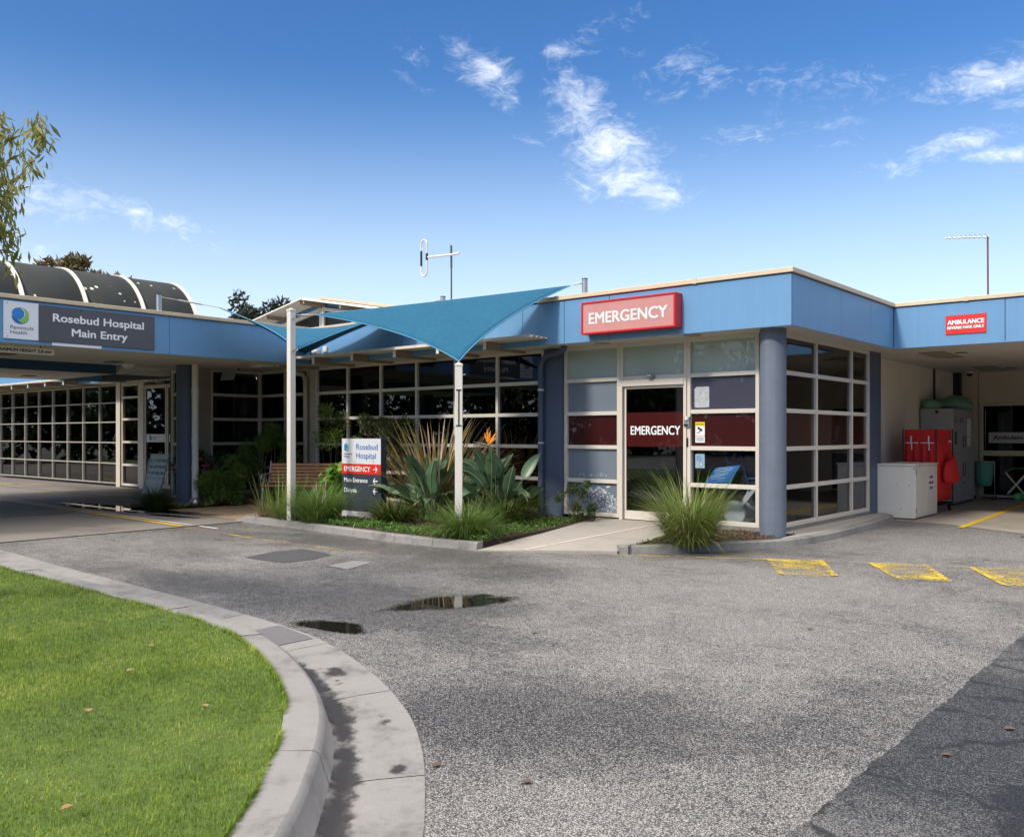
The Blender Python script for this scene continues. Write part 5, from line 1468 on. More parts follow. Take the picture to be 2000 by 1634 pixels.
# front leaf leans back, rear leg leans the other way
m = MB(); 
m.beam(o0, o0 + upn * L, .03, .03); m.beam(o0 + du * .62, o0 + du * .62 + upn * L, .03, .03); m.beam(o0 + upn * L - du * .01, o0 + upn * L + du * .63, .03, .03); m.beam(o0 + upn * .12, o0 + du * .62 + upn * .12, .02, .02)
m.build('board_frame', galv, af)
def aboard_mat():
    mm, nt, N, Mth, out = base_mat('crinkled notice sheet')
    pos = N('NewGeometry').outputs['Position']
    s = N('SeparateXYZ', ins={0: pos})
    ln = Mth('LESS_THAN', Mth('FRACT', Mth('MULTIPLY', s.outputs[2], 7.2)), .40)
    nz = N('TexNoise', ins={'Vector': N('Mapping', ins={'Vector': pos, 'Scale': (16, 16, 5)}).outputs[0], 'Scale': 2.2, 'Detail': 3}).outputs['Fac']
    rng_ = Mth('MULTIPLY', Mth('GREATER_THAN', s.outputs[2], .46), Mth('LESS_THAN', s.outputs[2], .93))
    f = Mth('MULTIPLY', Mth('MULTIPLY', ln, Mth('GREATER_THAN', nz, .47)), rng_)
    c = N('MixRGB', ins={'Fac': f, 'Color1': (.66, .69, .72, 1), 'Color2': (.09, .17, .27, 1)}).outputs[0]
    p = N('BsdfPrincipled', ins={'Base Color': c, 'Roughness': .4})
    b = N('Bump', ins={'Strength': .5, 'Distance': .03, 'Height': N('TexNoise', ins={'Vector': pos, 'Scale': 9, 'Detail': 2}).outputs['Fac']})
    nt.links.new(b.outputs[0], p.inputs['Normal']); nt.links.new(p.outputs[0], out.inputs['Surface'])
    return mm
m = MB(); m.obox(o0 + du * .31 + upn * .57, du, upn, nn, .29, .44, .006); m.build('board_sheet', aboard_mat(), af)
m = MB(); t0 = o0 + upn * L; m.beam(t0 + du * .06, t0 + du * .06 + Vector((.42, .75, -1.0)), .022, .022); m.beam(t0 + du * .62, t0 + du * .62 + Vector((.42, .75, -1.0)), .022, .022); m.build('rear_leg', galv, af)
m = MB(); c = o0 + upn * (L + .01) + du * .31; m.tube([c - du * .05, c - du * .04 + Vector((0, 0, .05)), c + du * .04 + Vector((0, 0, .05)), c + du * .05], .009, 6); m.build('handle', galv, af)

# ------------------------------------------------------------------ ambulance bay furniture
wc = thing('white_cabinet', 'low cream steel cabinet with rusty edges and taped notice', 'cabinet', (.33, 4.77, .01))
cab_m = mat('cream enamel with rust', (.76, .71, .62), rough=.35, var=.06, streak=.06, speck=(14, .80, (.20, .09, .04)))
MB().box(.02, .645, 4.08, 5.44, .03, .915).build('cabinet_body', cab_m, wc, bevel=.006)
MB().box(.005, .665, 4.065, 5.455, .916, .945).build('cabinet_top', cab_m, wc, bevel=.006)
MB().box(.03, .63, 4.09, 5.42, .008, .029).build('base_rail', mat('rusty base', (.18, .10, .06), rough=.8, var=.3), wc)
for a, b in ((4.11, 4.73), (4.745, 5.41)): MB().box(.646, .658, a, b, .05, .905).build('door', cab_m, wc, bevel=.003)
m = MB(); m.box(.659, .664, 4.115, 4.135, .76, .86); m.box(.659, .664, 4.115, 4.135, .12, .20); m.build('hinge', black_p, wc)
m = MB(); m.box(.6585, .661, 4.82, 5.22, .45, .78); pn = m.build('notice', white_s, wc)
m = MB()
for z, ws in ((.68, ((4.93, 5.12),)), (.585, ((4.89, 5.0), (5.02, 5.15))), (.49, ((4.93, 5.03), (5.05, 5.12)))):
    for a_, b_ in ws: m.box(.661, .6625, a_, b_, z, z + .04)
m.build('lettering', mat('dark red lettering', (.18, .02, .03), rough=.5), pn)

gc = thing('steel_locker', 'tall grey double steel locker against the bay wall', 'locker', (.04, 8.55, .01))
gm = mat('grey locker enamel', (.33, .33, .35), rough=.4, var=.06)
MB().box(-.27, .345, 7.75, 9.48, .05, 1.975).build('locker_body', gm, gc, bevel=.006)
MB().box(-.26, .33, 7.77, 9.46, .008, .049).build('locker_base', black_p, gc)
for z0, z1 in ((.07, 1.04), (1.055, 1.96)):
    for a, b in ((7.77, 8.60), (8.615, 9.46)):
        d = MB().box(.346, .358, a, b, z0, z1).build('door', gm, gc, bevel=.003)
        y0 = b - .10 if a < 8 else a + .06
        MB().box(.3585, .366, y0, y0 + .04, z0 + .50 if z0 < 1 else z0 + .12, z0 + .80 if z0 < 1 else z0 + .38).build('handle', black_p, d)
m = MB(); m.box(.359, .362, 7.86, 8.02, 1.24, 1.50); m.build('door_sticker', black_p, gc)
m = MB(); m.box(.359, .364, 8.86, 9.16, 1.42, 1.78); m.box(.359, .366, 8.90, 9.12, 1.20, 1.40); m.build('glove_dispenser', white_s, gc)
m = MB()
for yy, zz in ((7.86, 1.78), (7.86, 1.70), (8.25, 1.76), (8.25, 1.70), (8.42, 1.76), (8.42, 1.70), (8.3, .52), (8.9, .55), (8.55, .42)): m.box(.359, .3615, yy, yy + .10, zz, zz + .035)
m.build('label_plate', black_p, gc)
m = MB(); m.tube([(.05, 7.749, 1.91), (.05, 7.743, 1.91)], .035, 14); m.build('hole_cover', black_p, gc)

green_c = mat('green linen', (.14, .28, .19), rough=.85, var=.25, vscale=7, bump=.5, bscale=12)
def lumpy(name, label, cat, c, rx, ry, rz, m_, seed, n=26, k=16, group=None, amp=.16):
    g = np.random.default_rng(seed)
    dirs = g.normal(size=(9, 3)); ph = g.uniform(0, 6, 9)
    mb = MB(); prof = []
    vs = []; fs = []
    for i in range(k + 1):
        a = PI * i / k
        for j in range(n):
            b = 2 * PI * j / n
            d = np.array([math.sin(a) * math.cos(b), math.sin(a) * math.sin(b), -math.cos(a)])
            r = 1 + amp * np.sum(np.sin(dirs @ d * 2.3 + ph)) / 4
            z = d[2] * r * rz
            z = max(z, -rz * .55)
            vs.append((c[0] + d[0] * r * rx, c[1] + d[1] * r * ry, c[2] + z + rz * .55))
    for i in range(k):
        for j in range(n): fs.append((i * n + j, i * n + (j + 1) % n, (i + 1) * n + (j + 1) % n, (i + 1) * n + j))
    o = mb.add(vs, fs, True).build(name, m_)
    return tag(o, label, cat, group)
lumpy('linen_bag', 'large full green linen bag slumped on the locker top', 'bag', (.08, 8.85, 1.976), .40, .60, .19, green_c, 3)
lumpy('linen_bag', 'small crumpled green linen bag at the wall side of the locker top', 'bag', (-.12, 7.98, 1.976), .20, .26, .13, green_c, 9)

red_c = mat('red canvas', (.60, .014, .014), rough=.7, var=.12, vscale=8)
rt_ = thing('laundry_trolley', 'tall red canvas laundry trolley on castors beside the cream cabinet', 'trolley', (.31, 6.1, 0))
m = MB()
vs = []; N_f = 60
# hanging pleated canvas bag: front (-y) and side (+x) faces pleated
def ring(z, puff):
    out = []
    per = [(.05, 5.58), (.585, 5.58), (.585, 6.66), (.05, 6.66)]
    for s in range(4):
        a = per[s]; b = per[(s + 1) % 4]
        for i in range(16):
            t = i / 16; x = a[0] + (b[0] - a[0]) * t; y = a[1] + (b[1] - a[1]) * t
            w = puff * 1.7 * (abs(math.sin(t * PI * 4)) - .5)
            n = [(0, -1), (1, 0), (0, 1), (-1, 0)][s]
            out.append((x + n[0] * w, y + n[1] * w, z))
    return out
rows = [ring(z, p) for z, p in ((.22, .02), (.4, .05), (.8, .06), (1.15, .05), (1.30, .03), (1.31, 0), (1.52, 0), (1.54, 0))]
nr = 64
m.add([v for r in rows for v in r], [(i * nr + j, i * nr + (j + 1) % nr, (i + 1) * nr + (j + 1) % nr, (i + 1) * nr + j) for i in range(len(rows) - 1) for j in range(nr)] + [tuple(range(nr - 1, -1, -1)), tuple(range(7 * nr, 8 * nr))], True)
m.build('canvas_bag', red_c, rt_)
m = MB()
for x, y in ((.03, 5.56), (.605, 5.56), (.605, 6.68), (.03, 6.68)): m.tube([(x, y, .14), (x, y, 1.545)], .014, 8)
m.tube([(.03, 5.56, .15), (.605, 5.56, .15), (.605, 6.68, .15), (.03, 6.68, .15), (.03, 5.56, .15)], .016, 8)
m.build('trolley_frame', black_p, rt_)
m = MB()
for x in (.17, .47): m.box(x, x + .022, 5.532, 5.540, 1.27, 1.42); m.box(x + .012, x + .03, 5.528, 5.5315, 1.16, 1.28)
m.box(.588, .60, 6.45, 6.60, 1.30, 1.335)
for a_, b_ in ((.08, .165), (.2, .3), (.34, .46), (.5, .57)): m.box(a_, b_, 5.538, 5.545, 1.287, 1.302)
m.build('strap', white_s, rt_)
for x, y in ((.06, 5.6), (.57, 5.6), (.57, 6.62), (.06, 6.62)):
    w = MB(); w.tube([(x - .02, y, .065), (x + .02, y, .065)], .062, 18); w = w.build('castor', black_p, rt_)
    h = MB(); h.tube([(x + .0201, y, .065), (x + .026, y, .065)], .022, 12); h.box(x - .025, x + .0195, y - .015, y + .015, .128, .15); h.build('hub', galv, w)
o = lumpy('laundry_sack', 'gathered red sack hanging from the side of the red trolley', 'bag', (.70, 6.15, .56), .11, .34, .30, red_c, 21, amp=.26)

gt = thing('linen_stand', 'green linen bag hung in a wheeled wire stand by the bay doors', 'trolley', (.39, 10.25, 0))
m = MB()
rows = []
for z, s in ((.30, .70), (.33, .84), (.45, .96), (.65, 1.0), (.80, 1.02), (.84, 1.05)):
    rows.append([(.39 + .175 * s * math.cos(2 * PI * j / 28) * (1 + .05 * math.sin(j * 2.2)), 10.22 + .17 * s * math.sin(2 * PI * j / 28) * (1 + .05 * math.sin(j * 2.2)), z) for j in range(28)])
m.add([v for r in rows for v in r], [(i * 28 + j, i * 28 + (j + 1) % 28, (i + 1) * 28 + (j + 1) % 28, (i + 1) * 28 + j) for i in range(5) for j in range(28)] + [tuple(range(27, -1, -1))], True)
m.build('linen_bag_liner', mat('mint linen', (.10, .32, .24), rough=.8, var=.2, vscale=9), gt)
m = MB(); m.tube([(.39 + .185 * math.cos(2 * PI * j / 24), 10.22 + .18 * math.sin(2 * PI * j / 24), .845) for j in range(25)], .012, 8)
for a in (-1, 1): m.tube([(.39 + a * .18, 10.36, .845), (.39 + a * .18, 10.38, .10), (.39 + a * .22, 10.0, .09)], .011, 8)
m.tube([(.21, 10.38, .10), (.57, 10.38, .10)], .011, 8); m.build('stand_frame', galv, gt)
for a in (-1, 1):
    for y in (10.02, 10.36): 
        w = MB(); w.tube([(.39 + a * .21 - .012, y, .042), (.39 + a * .21 + .012, y, .042)], .04, 14); w.build('castor', black_p, gt)
ft = thing('folding_trolley', 'folding green and white crossed frame trolley before the bay doors', 'trolley', (1.05, 10.3, 0))
m = MB(); m.beam((.84, 10.3, .14), (1.25, 10.3, .66), .03, .03); m.beam((.80, 10.25, .62), (1.2, 10.25, .12), .026, .026); m.beam((.84, 10.45, .14), (1.25, 10.45, .66), .03, .03); m.build('cross_frame', white_p, ft)
m = MB(); m.tube([(.78, 10.24, .60), (.95, 10.24, .70), (1.3, 10.24, .72)], .014, 8); m.build('rail', mat('green tube', (.02, .22, .08), rough=.4), ft)
for y in (10.25, 10.45): 
    m = MB(); m.tube([(1.05, y - .014, .085), (1.05, y + .014, .085)], .08, 18); w = m.build('wheel', mat('green wheel', (.05, .42, .10), rough=.4), ft)
    h = MB(); h.tube([(1.05, y - .018, .085), (1.05, y - .0145, .085)], .03, 12); h.build('hub', galv, w)
o_ = thing('glass_door_sign', 'grey strip sign on the bay door glass reading Ambulance Only', 'sign', (.9, 10.58, 1.257))
MB().box(.405, 1.60, 10.584, 10.592, 1.257, 1.496).build('sign_panel', mat('grey strip', (.42, .43, .43), rough=.4), o_)
m = MB(); letters(m, 'Ambulance Only', (.50, 10.581, 1.335), U1, V1, 1.02, .095, bold=.05); m.build('lettering', mat('maroon lettering', (.10, .015, .03), rough=.5), o_)

# ------------------------------------------------------------------ things seen through the emergency glazing
wh_ = thing('wheelchair', 'folded blue-framed transport wheelchair parked behind the lower glass', 'wheelchair', (-.62, .55, .12))
WX = .10
blue_t = mat('blue tube', (.03, .06, .22), rough=.4); grey_t = mat('grey tube', (.42, .44, .46), rough=.4); navy_f = mat('navy vinyl', (.008, .012, .045), rough=.5)
for y, s in ((.42, 1), (.86, 1)):
    m = MB(); m.tube([(-.93, y - .02, .29), (-.93, y + .02, .29)], .165, 36); w = m.build('wheel', mat('grey wheel disc', (.40, .43, .46), rough=.5), wh_)
    m = MB(); m.tube([(-.93 + .165 * math.cos(2 * PI * k / 36), y, .29 + .165 * math.sin(2 * PI * k / 36)) for k in range(37)], .022, 8); m.build('tyre', mat('grey tyre', (.22, .23, .25), rough=.7), w)
    m = MB(); m.tube([(-.95, y, 1.12), (-.90, y, 1.20), (-.84, y, 1.17), (-.76, y, .85), (-.70, y, .62)], .024, 10); m.tube([(-1.07, y, 1.13), (-1.04, y, 1.03), (-.92, y, 1.0), (-.82, y, .98)], .028, 10); m.build('push_bar', blue_t, wh_)
    m = MB(); m.tube([(-.70, y, .62), (-.78, y, .50), (-.70, y, .40), (-.50, y, .34)], .026, 10); m.beam((-.86, y, .34), (-.40, y, .92), .07, .05); m.build('side_frame', grey_t, wh_)
    m = MB(); m.tube([(-.76, y, .80), (-.30, y, .82)], .02, 8); m.build('armrest', blue_t, wh_)
MB().box(-.76, -.26, .44, .84, .62, .66).build('seat', navy_f, wh_, bevel=.01)
MB().obox((-.62, .64, .92), (1, 0, 0), (0, 1, 0), (.2, 0, 1), .20, .20, .22).build('backrest', navy_f, wh_)
MB().obox((-.46, .64, .36), (.25, 0, .97), (0, 1, 0), (.97, 0, -.25), .14, .2, .02).build('footrest', mat('dark grey plate', (.05, .055, .06), rough=.5), wh_)
wh_.location.x += WX
po = thing('blue_poster', 'curled blue printed poster leaning inside the lower glass', 'poster', (-.95, .16, .73))
m = MB(); nseg = 10
vs = []
for i in range(nseg + 1):
    t = i / nseg
    for e in (0, 1):
        xl = -1.165 + (.11 + .02 * t) * t; x = xl + e * (.41 - .02 * t + .03 * e * t)
        vs.append((x, .13 + .05 * t * t + .04 * (1 - e) * t, .735 + .225 * t * (1 - .2 * (1 - e) * (1 - t)) + e * .05 * t))
m.add(vs, [(2 * i, 2 * i + 1, 2 * i + 3, 2 * i + 2) for i in range(nseg)], True)
m.build('poster_sheet', mat('poster blue', (.03, .16, .42), rough=.35, var=.05), po, solid=.003)
m = MB()
for k in range(8):
    t = .92 - k * .1; xl = -1.165 + .12 * t + .05 + random.uniform(0, .05); z = .735 + .225 * t; xr = xl + random.uniform(.16, .25)
    m.add([(xl, .118 + .05 * t * t, z + .012), (xr, .118 + .05 * t * t, z + .038), (xr, .118 + .05 * t * t, z + .030), (xl, .118 + .05 * t * t, z + .004)], [(0, 3, 2, 1)])
m.build('print', mat('poster print', (.35, .45, .60), rough=.5), po)
nt_ = thing('taped_notice', 'pale blue A4 notice with round emblem taped inside the glass', 'notice', (-1.185, .03, .957))
MB().box(-1.26, -1.11, .022, .024, .957, 1.165).build('notice_sheet', mat('pale blue paper', (.45, .56, .66), rough=.6), nt_)
m = MB(); 
for k in range(5): m.box(-1.245, -1.16 + .03 * (k % 2), .019, .0215, 1.125 - k * .016, 1.131 - k * .016)
m.disc((-1.165, .0205, 1.012), (1, 0, 0), (0, 0, 1), .034); m.build('print', logo_b, nt_)
m = MB(); m.disc((-1.165, .0195, 1.012), (1, 0, 0), (0, 0, 1), .024); m.build('print', white_s, nt_)
# papers inside the long window, a counter behind it
pap = mat('white paper', (.55, .56, .60), rough=.7)
for x, z, w, h, l in ((-5.62, 1.42, .20, .38, 'white paper notice taped inside the window, left of the shorter post gap'), (-5.35, 1.60, .26, .16, 'small wide paper taped above a notice inside the long window'), (-5.33, 1.27, .22, .32, 'tall printed paper taped under the wide one inside the long window'), (-4.78, 1.30, .21, .36, 'single white paper notice in the last bay of the long window')):
    o = MB().box(x, x + w, .03, .033, z, z + h).build('paper_notice', pap); tag(o, l, 'notice', 'papers taped inside the long window')
ct = thing('office_counter', 'grey office counter standing behind the long garden window', 'counter', (-6, 1.2, .12))
MB().box(-9.6, -4.0, .9, 1.6, .95, 1.0).build('counter_top', mat('counter top', (.30, .31, .34), rough=.35), ct, bevel=.006); MB().box(-9.5, -4.1, 1.0, 1.55, .12, .949).build('counter_front', mat('counter front', (.16, .17, .20), rough=.6), ct)
sb = thing('seat_row', 'row of dark waiting-room seats behind the side glazing', 'seating', (-1.2, 2.6, .12))
for k in range(3):
    MB().box(-1.5, -.95, 1.6 + k * .62, 2.15 + k * .62, .50, .56).build('seat', navy_f, sb, bevel=.02)
    MB().obox((-1.52, 1.875 + k * .62, .82), (.15, 0, 1), (0, 1, 0), (1, 0, -.15), .24, .27, .025).build('backrest', navy_f, sb, bevel=.02)
m = MB(); m.box(-1.3, -1.2, 1.5, 3.6, .42, .48)
for yy in (1.8, 3.2): m.box(-1.5, -1.0, yy - .03, yy + .03, .12, .16); m.box(-1.28, -1.22, yy - .03, yy + .03, .16, .42)
m.build('seat_frame', grey_t, sb)
# curtains behind the entrance-side window
cur = mat('grey green curtain', (.36, .44, .42), rough=.8, var=.2, vscale=5)
for i, x in enumerate((-27.2, -26.2, -25.0, -23.7, -22.6, -21.5, -20.4, -19.6)):
    m = MB(); vs = []; n = 22; w = .42 + .12 * ((i * 7) % 3)
    for k in range(n + 1):
        u = k / n; yy = .35 + .05 * math.sin(u * 26 + i)
        for j in range(7):
            z = .15 + 1.65 * j / 6 if i % 2 else .15 + 2.2 * j / 6
            vs.append((x + u * w * (1 - .25 * math.sin(j * .9 + i) ** 2), yy + .02 * math.sin(j + k * .7), z))
    m.add(vs, [(k * 7 + j, (k + 1) * 7 + j, (k + 1) * 7 + j + 1, k * 7 + j + 1) for k in range(n) for j in range(6)], True)
    tag(m.build('curtain', cur, solid=.004), 'grey green gathered curtain inside the entrance-side glazing', 'curtain', 'curtains inside the entrance-side glazing')

# ------------------------------------------------------------------ roof aerials
an = thing('loop_antenna', 'roof aerial with upright white folded loop on a side arm', 'antenna', (-7.69, 1.5, 3.4))
m = MB(); m.tube([(-7.69, 1.5, 3.40), (-7.69, 1.5, 4.9)], .017, 8); m.tube([(-7.69, 1.5, 4.901), (-7.695, 1.5, 5.36)], .022, 8); m.build('mast', mat('dark mast', (.10, .10, .11), rough=.5, metal=.4), an)
m = MB(); m.tube([(-7.46, 1.5, 5.17), (-7.68, 1.47, 5.16), (-8.38, 1.5, 5.205)], .024, 8); m.build('arm', white_p, an)
lc = (-8.50, 1.5, 5.20); h2, r_ = .30, .085
pth = [(lc[0] + r_ * math.cos(a), 1.5, lc[2] + h2 + r_ * math.sin(a)) for a in [PI * k / 10 for k in range(11)]] + [(lc[0] - r_ * math.cos(a), 1.5, lc[2] - h2 - r_ * math.sin(a)) for a in [PI * k / 10 for k in range(11)]]
m = MB(); m.tube(pth + [pth[0]], .019, 8, cap=False); m.build('loop', white_p, an)
m = MB(); m.tube([(lc[0] - r_, 1.5, lc[2] - .16), (lc[0] - r_, 1.5, lc[2] + .16)], .023, 8); m.tube([(lc[0] + r_, 1.5, lc[2] - .05), (lc[0] + r_, 1.5, lc[2] + .09)], .026, 8); m.build('insulator', black_p, an)
a2 = thing('television_antenna', 'thin television aerial on a bare mast at right', 'antenna', (.94, 8, 3.4))
m = MB(); m.tube([(.94, 8, 3.4), (.93, 8, 5.42)], .018, 8); m.build('mast', mat('rust red mast', (.16, .06, .05), rough=.6), a2)
m = MB(); m.tube([(.96, 8, 5.40), (.16, 7.95, 5.48)], .016, 8)
for k in range(9):
    t = k / 8; x = .92 - .72 * t; z = 5.405 + .07 * t; m.tube([(x, 7.72 + .1 * t, z + .01), (x, 8.26 - .12 * t, z + .01)], .005, 5)
m.build('boom', galv, a2)
rr = thing('neighbour_roof', 'small brown ridge of a roof peeping over the right parapet', 'roof', (3, 14, 3.4))
m = MB(); m.add([(1.3, 13, 4.05), (7, 13, 4.05), (7, 17, 4.05), (1.3, 17, 4.05), (4.2, 13, 5.2), (4.2, 17, 5.2)], [(0, 1, 4), (1, 2, 5, 4), (2, 3, 5), (3, 0, 4, 5)]); m.build('roof_sheet', mat('brown tile', (.16, .11, .08), rough=.8, var=.2), rr)
m = MB(); m.box(1.6, 6.8, 13.1, 16.9, 3.41, 4.04); m.build('wall', wall_b, rr)
# ------------------------------------------------------------------ planting
U_ = lambda a, b, n: rng.uniform(a, b, n)
def clump(name, label, cat, x, y, z, n, r0, L, tilt, bend, w, m_, group=None, seg=6, fold=0., extra=None, flat=1.0):
    """tussock of arching blades; the blades start inside radius r0"""
    t = thing(name, label, cat, (x, y, z), group=group)
    rr = r0 * np.sqrt(rng.uniform(0, 1, n)); az0 = U_(0, 2 * PI, n)
    base = np.stack([x + rr * np.cos(az0), y + rr * np.sin(az0), np.full(n, z)], 1)
    az = az0 + rng.normal(0, .45, n)
    k = (rr / r0)
    V, Q = strips(base, az, U_(L[0], L[1], n), tilt[0] + (tilt[1] - tilt[0]) * k * U_(.6, 1.2, n), U_(bend[0], bend[1], n), U_(w[0], w[1], n), seg=seg, fold=fold, sway=.25)
    V[:, 2] = np.maximum(V[:, 2], z - .05 + .03 * rng.uniform(0, 1, len(V)))
    np_mesh('foliage', V, Q, m_, parent=t)
    if extra: extra(t, x, y, z)
    return t
fount = leaf_mat('fountain grass', [(.04, .08, .012), (.10, .16, .025), (.18, .25, .05), (.30, .33, .11), (.42, .36, .18)], vscale=5, trans=.25)
fount2 = leaf_mat('green fountain grass', [(.035, .08, .014), (.085, .155, .025), (.15, .24, .045), (.27, .33, .10)], vscale=5, trans=.25)
lom_m = leaf_mat('mat rush', [(.015, .035, .006), (.035, .075, .012), (.11, .14, .02), (.28, .25, .05)], vscale=7, trans=.2)
thatch = leaf_mat('dead thatch', [(.10, .07, .035), (.22, .16, .08), (.34, .26, .15)], trans=.1)
def thatch_of(n, r0, L):
    def f(t, x, y, z):
        rr = r0 * np.sqrt(rng.uniform(0, 1, n)); a0 = U_(0, 2 * PI, n)
        b = np.stack([x + rr * np.cos(a0), y + rr * np.sin(a0), np.full(n, z + .02)], 1)
        V, Q = strips(b, a0 + rng.normal(0, .6, n), U_(L[0], L[1], n), U_(.2, .8, n), U_(.6, 1.6, n), U_(.004, .008, n), seg=5)
        V[:, 2] = np.maximum(V[:, 2], z - .03)
        np_mesh('dead_leaves', V, Q, thatch, parent=t)
    return f
def skirt(t, x, y, z):
    thatch_of(500, .25, (.35, .7))(t, x, y, z)
    n = 600; rr = .22 * np.sqrt(rng.uniform(0, 1, n)); a0 = U_(0, 2 * PI, n)
    b = np.stack([x + rr * np.cos(a0), y + rr * np.sin(a0), np.full(n, z + .02)], 1)
    V, Q = strips(b, a0 + rng.normal(0, .5, n), U_(.35, .75, n), U_(.5, 1.1, n), U_(.8, 1.8, n), U_(.004, .008, n), seg=6)
    V[:, 2] = np.maximum(V[:, 2], z - .06)
    np_mesh('drooping_blades', V, Q, fount, parent=t)
clump('fountain_grass', 'largest arching fountain grass clump before the emergency window', 'grass clump', -.30, -1.90, .09, 1500, .23, (.50, 1.12), (.03, .5), (.4, 2.2), (.005, .011), fount, 'grass clumps in the garden beds', extra=skirt)
clump('fountain_grass', 'fountain grass clump at the foot of the shorter white post', 'grass clump', -2.95, -3.08, .09, 1500, .24, (.40, .72), (.05, .9), (.5, 1.9), (.005, .010), fount2, 'grass clumps in the garden beds')
def spikes(t, x, y, z):
    m = MB()
    for (dx_, dy_, h) in ((.02, -.05, .62), (-.10, .0, .55), (.12, .05, .66), (.05, .1, .5)):
        m.tube([(x + dx_ * .3, y + dy_ * .3, z + .2), (x + dx_, y + dy_, z + h - .08)], .004, 5)
        m.tube([(x + dx_, y + dy_, z + h - .09), (x + dx_ * 1.1, y + dy_, z + h)], [.011, .005], 6)
    m.build('flower_spike', mat('pink grass flower', (.42, .22, .27), rough=.8), t)
clump('fountain_grass', 'fountain grass clump with pink spikes beside the tall white post', 'grass clump', -6.02, -3.16, .09, 1300, .24, (.50, .95), (.05, .75), (.4, 1.7), (.005, .010), fount2, 'grass clumps in the garden beds', extra=spikes)
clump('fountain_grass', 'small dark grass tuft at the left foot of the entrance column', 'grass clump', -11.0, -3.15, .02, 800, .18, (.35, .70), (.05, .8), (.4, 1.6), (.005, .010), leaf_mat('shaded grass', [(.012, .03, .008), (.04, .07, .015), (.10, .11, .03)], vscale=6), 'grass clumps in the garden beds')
clump('iris_plant', 'upright yellow-green iris leaves at the left kerb end', 'plant', -7.35, -2.95, .09, 46, .30, (.42, .85), (.02, .35), (.0, .3), (.018, .032), leaf_mat('iris leaf', [(.05, .12, .015), (.16, .24, .04), (.36, .36, .10)], vscale=4), fold=.12, extra=thatch_of(420, .32, (.25, .5)))
clump('iris_plant', 'low dull green strap tuft between iris and tall post', 'plant', -6.75, -3.1, .09, 420, .26, (.25, .50), (.05, .8), (.5, 1.5), (.006, .012), fount2)
clump('mat_rush', 'golden green mat rush beside the slate pier', 'plant', -3.72, -1.35, .09, 520, .24, (.55, .95), (.1, .9), (.6, 1.9), (.011, .02), lom_m, 'mat rushes in the garden', fold=.12)
clump('mat_rush', 'dark green mat rush right of the direction sign', 'plant', -5.05, -2.5, .09, 480, .22, (.40, .70), (.1, .9), (.6, 1.9), (.011, .02), lom_m, 'mat rushes in the garden', fold=.12)
clump('mat_rush', 'smaller mat rush at the bed edge behind the shorter post', 'plant', -4.3, -1.9, .09, 300, .18, (.35, .60), (.1, .9), (.6, 1.9), (.010, .018), lom_m, 'mat rushes in the garden', fold=.12)

# bronze flax
flax_m = leaf_mat('bronze flax', [(.08, .095, .035), (.20, .19, .06), (.40, .30, .09), (.50, .36, .24), (.34, .24, .15), (.60, .52, .36)], vscale=5, trans=.15, rough=.4)
t = thing('flax_bush', 'big bronze striped flax behind the bird of paradise leaves', 'plant', (-5.55, -1.08, .09))
n = 300
az = U_(0, 2 * PI, n); r0 = .38 * np.sqrt(rng.uniform(0, 1, n))
base = np.stack([-5.55 + r0 * np.cos(az), -1.08 + r0 * np.sin(az) * .7, np.full(n, .09)], 1)
L = U_(.8, 1.95, n); tl = U_(.04, .90, n)
V, Q = strips(base, az, L, tl, U_(.1, .8, n) + .5 * (rng.uniform(size=n) < .25), U_(.036, .068, n), seg=8, fold=.16, prof=lambda u: (.55 + .9 * u if u < .4 else (1 - (u - .4) / .6) ** .75 * .91 + .02))
np_mesh('strap_leaves', V, Q, flax_m, parent=t)
n = 90; az = U_(0, 2 * PI, n)
base = np.stack([-5.55 + .3 * np.cos(az), -1.08 + .22 * np.sin(az), np.full(n, .09)], 1)
V, Q = strips(base, az, U_(.8, 1.3, n), U_(.5, .9, n), U_(.9, 1.9, n), U_(.04, .07, n), seg=8, fold=.1, prof=lambda u: (.55 + .9 * u if u < .4 else (1 - (u - .4) / .6) ** .75 * .91 + .02))
V[:, 2] = np.maximum(V[:, 2], .10)
np_mesh('drooping_leaves', V, Q, leaf_mat('dry flax', [(.28, .19, .11), (.48, .36, .22), (.58, .48, .34)], vscale=5, trans=.1), parent=t)

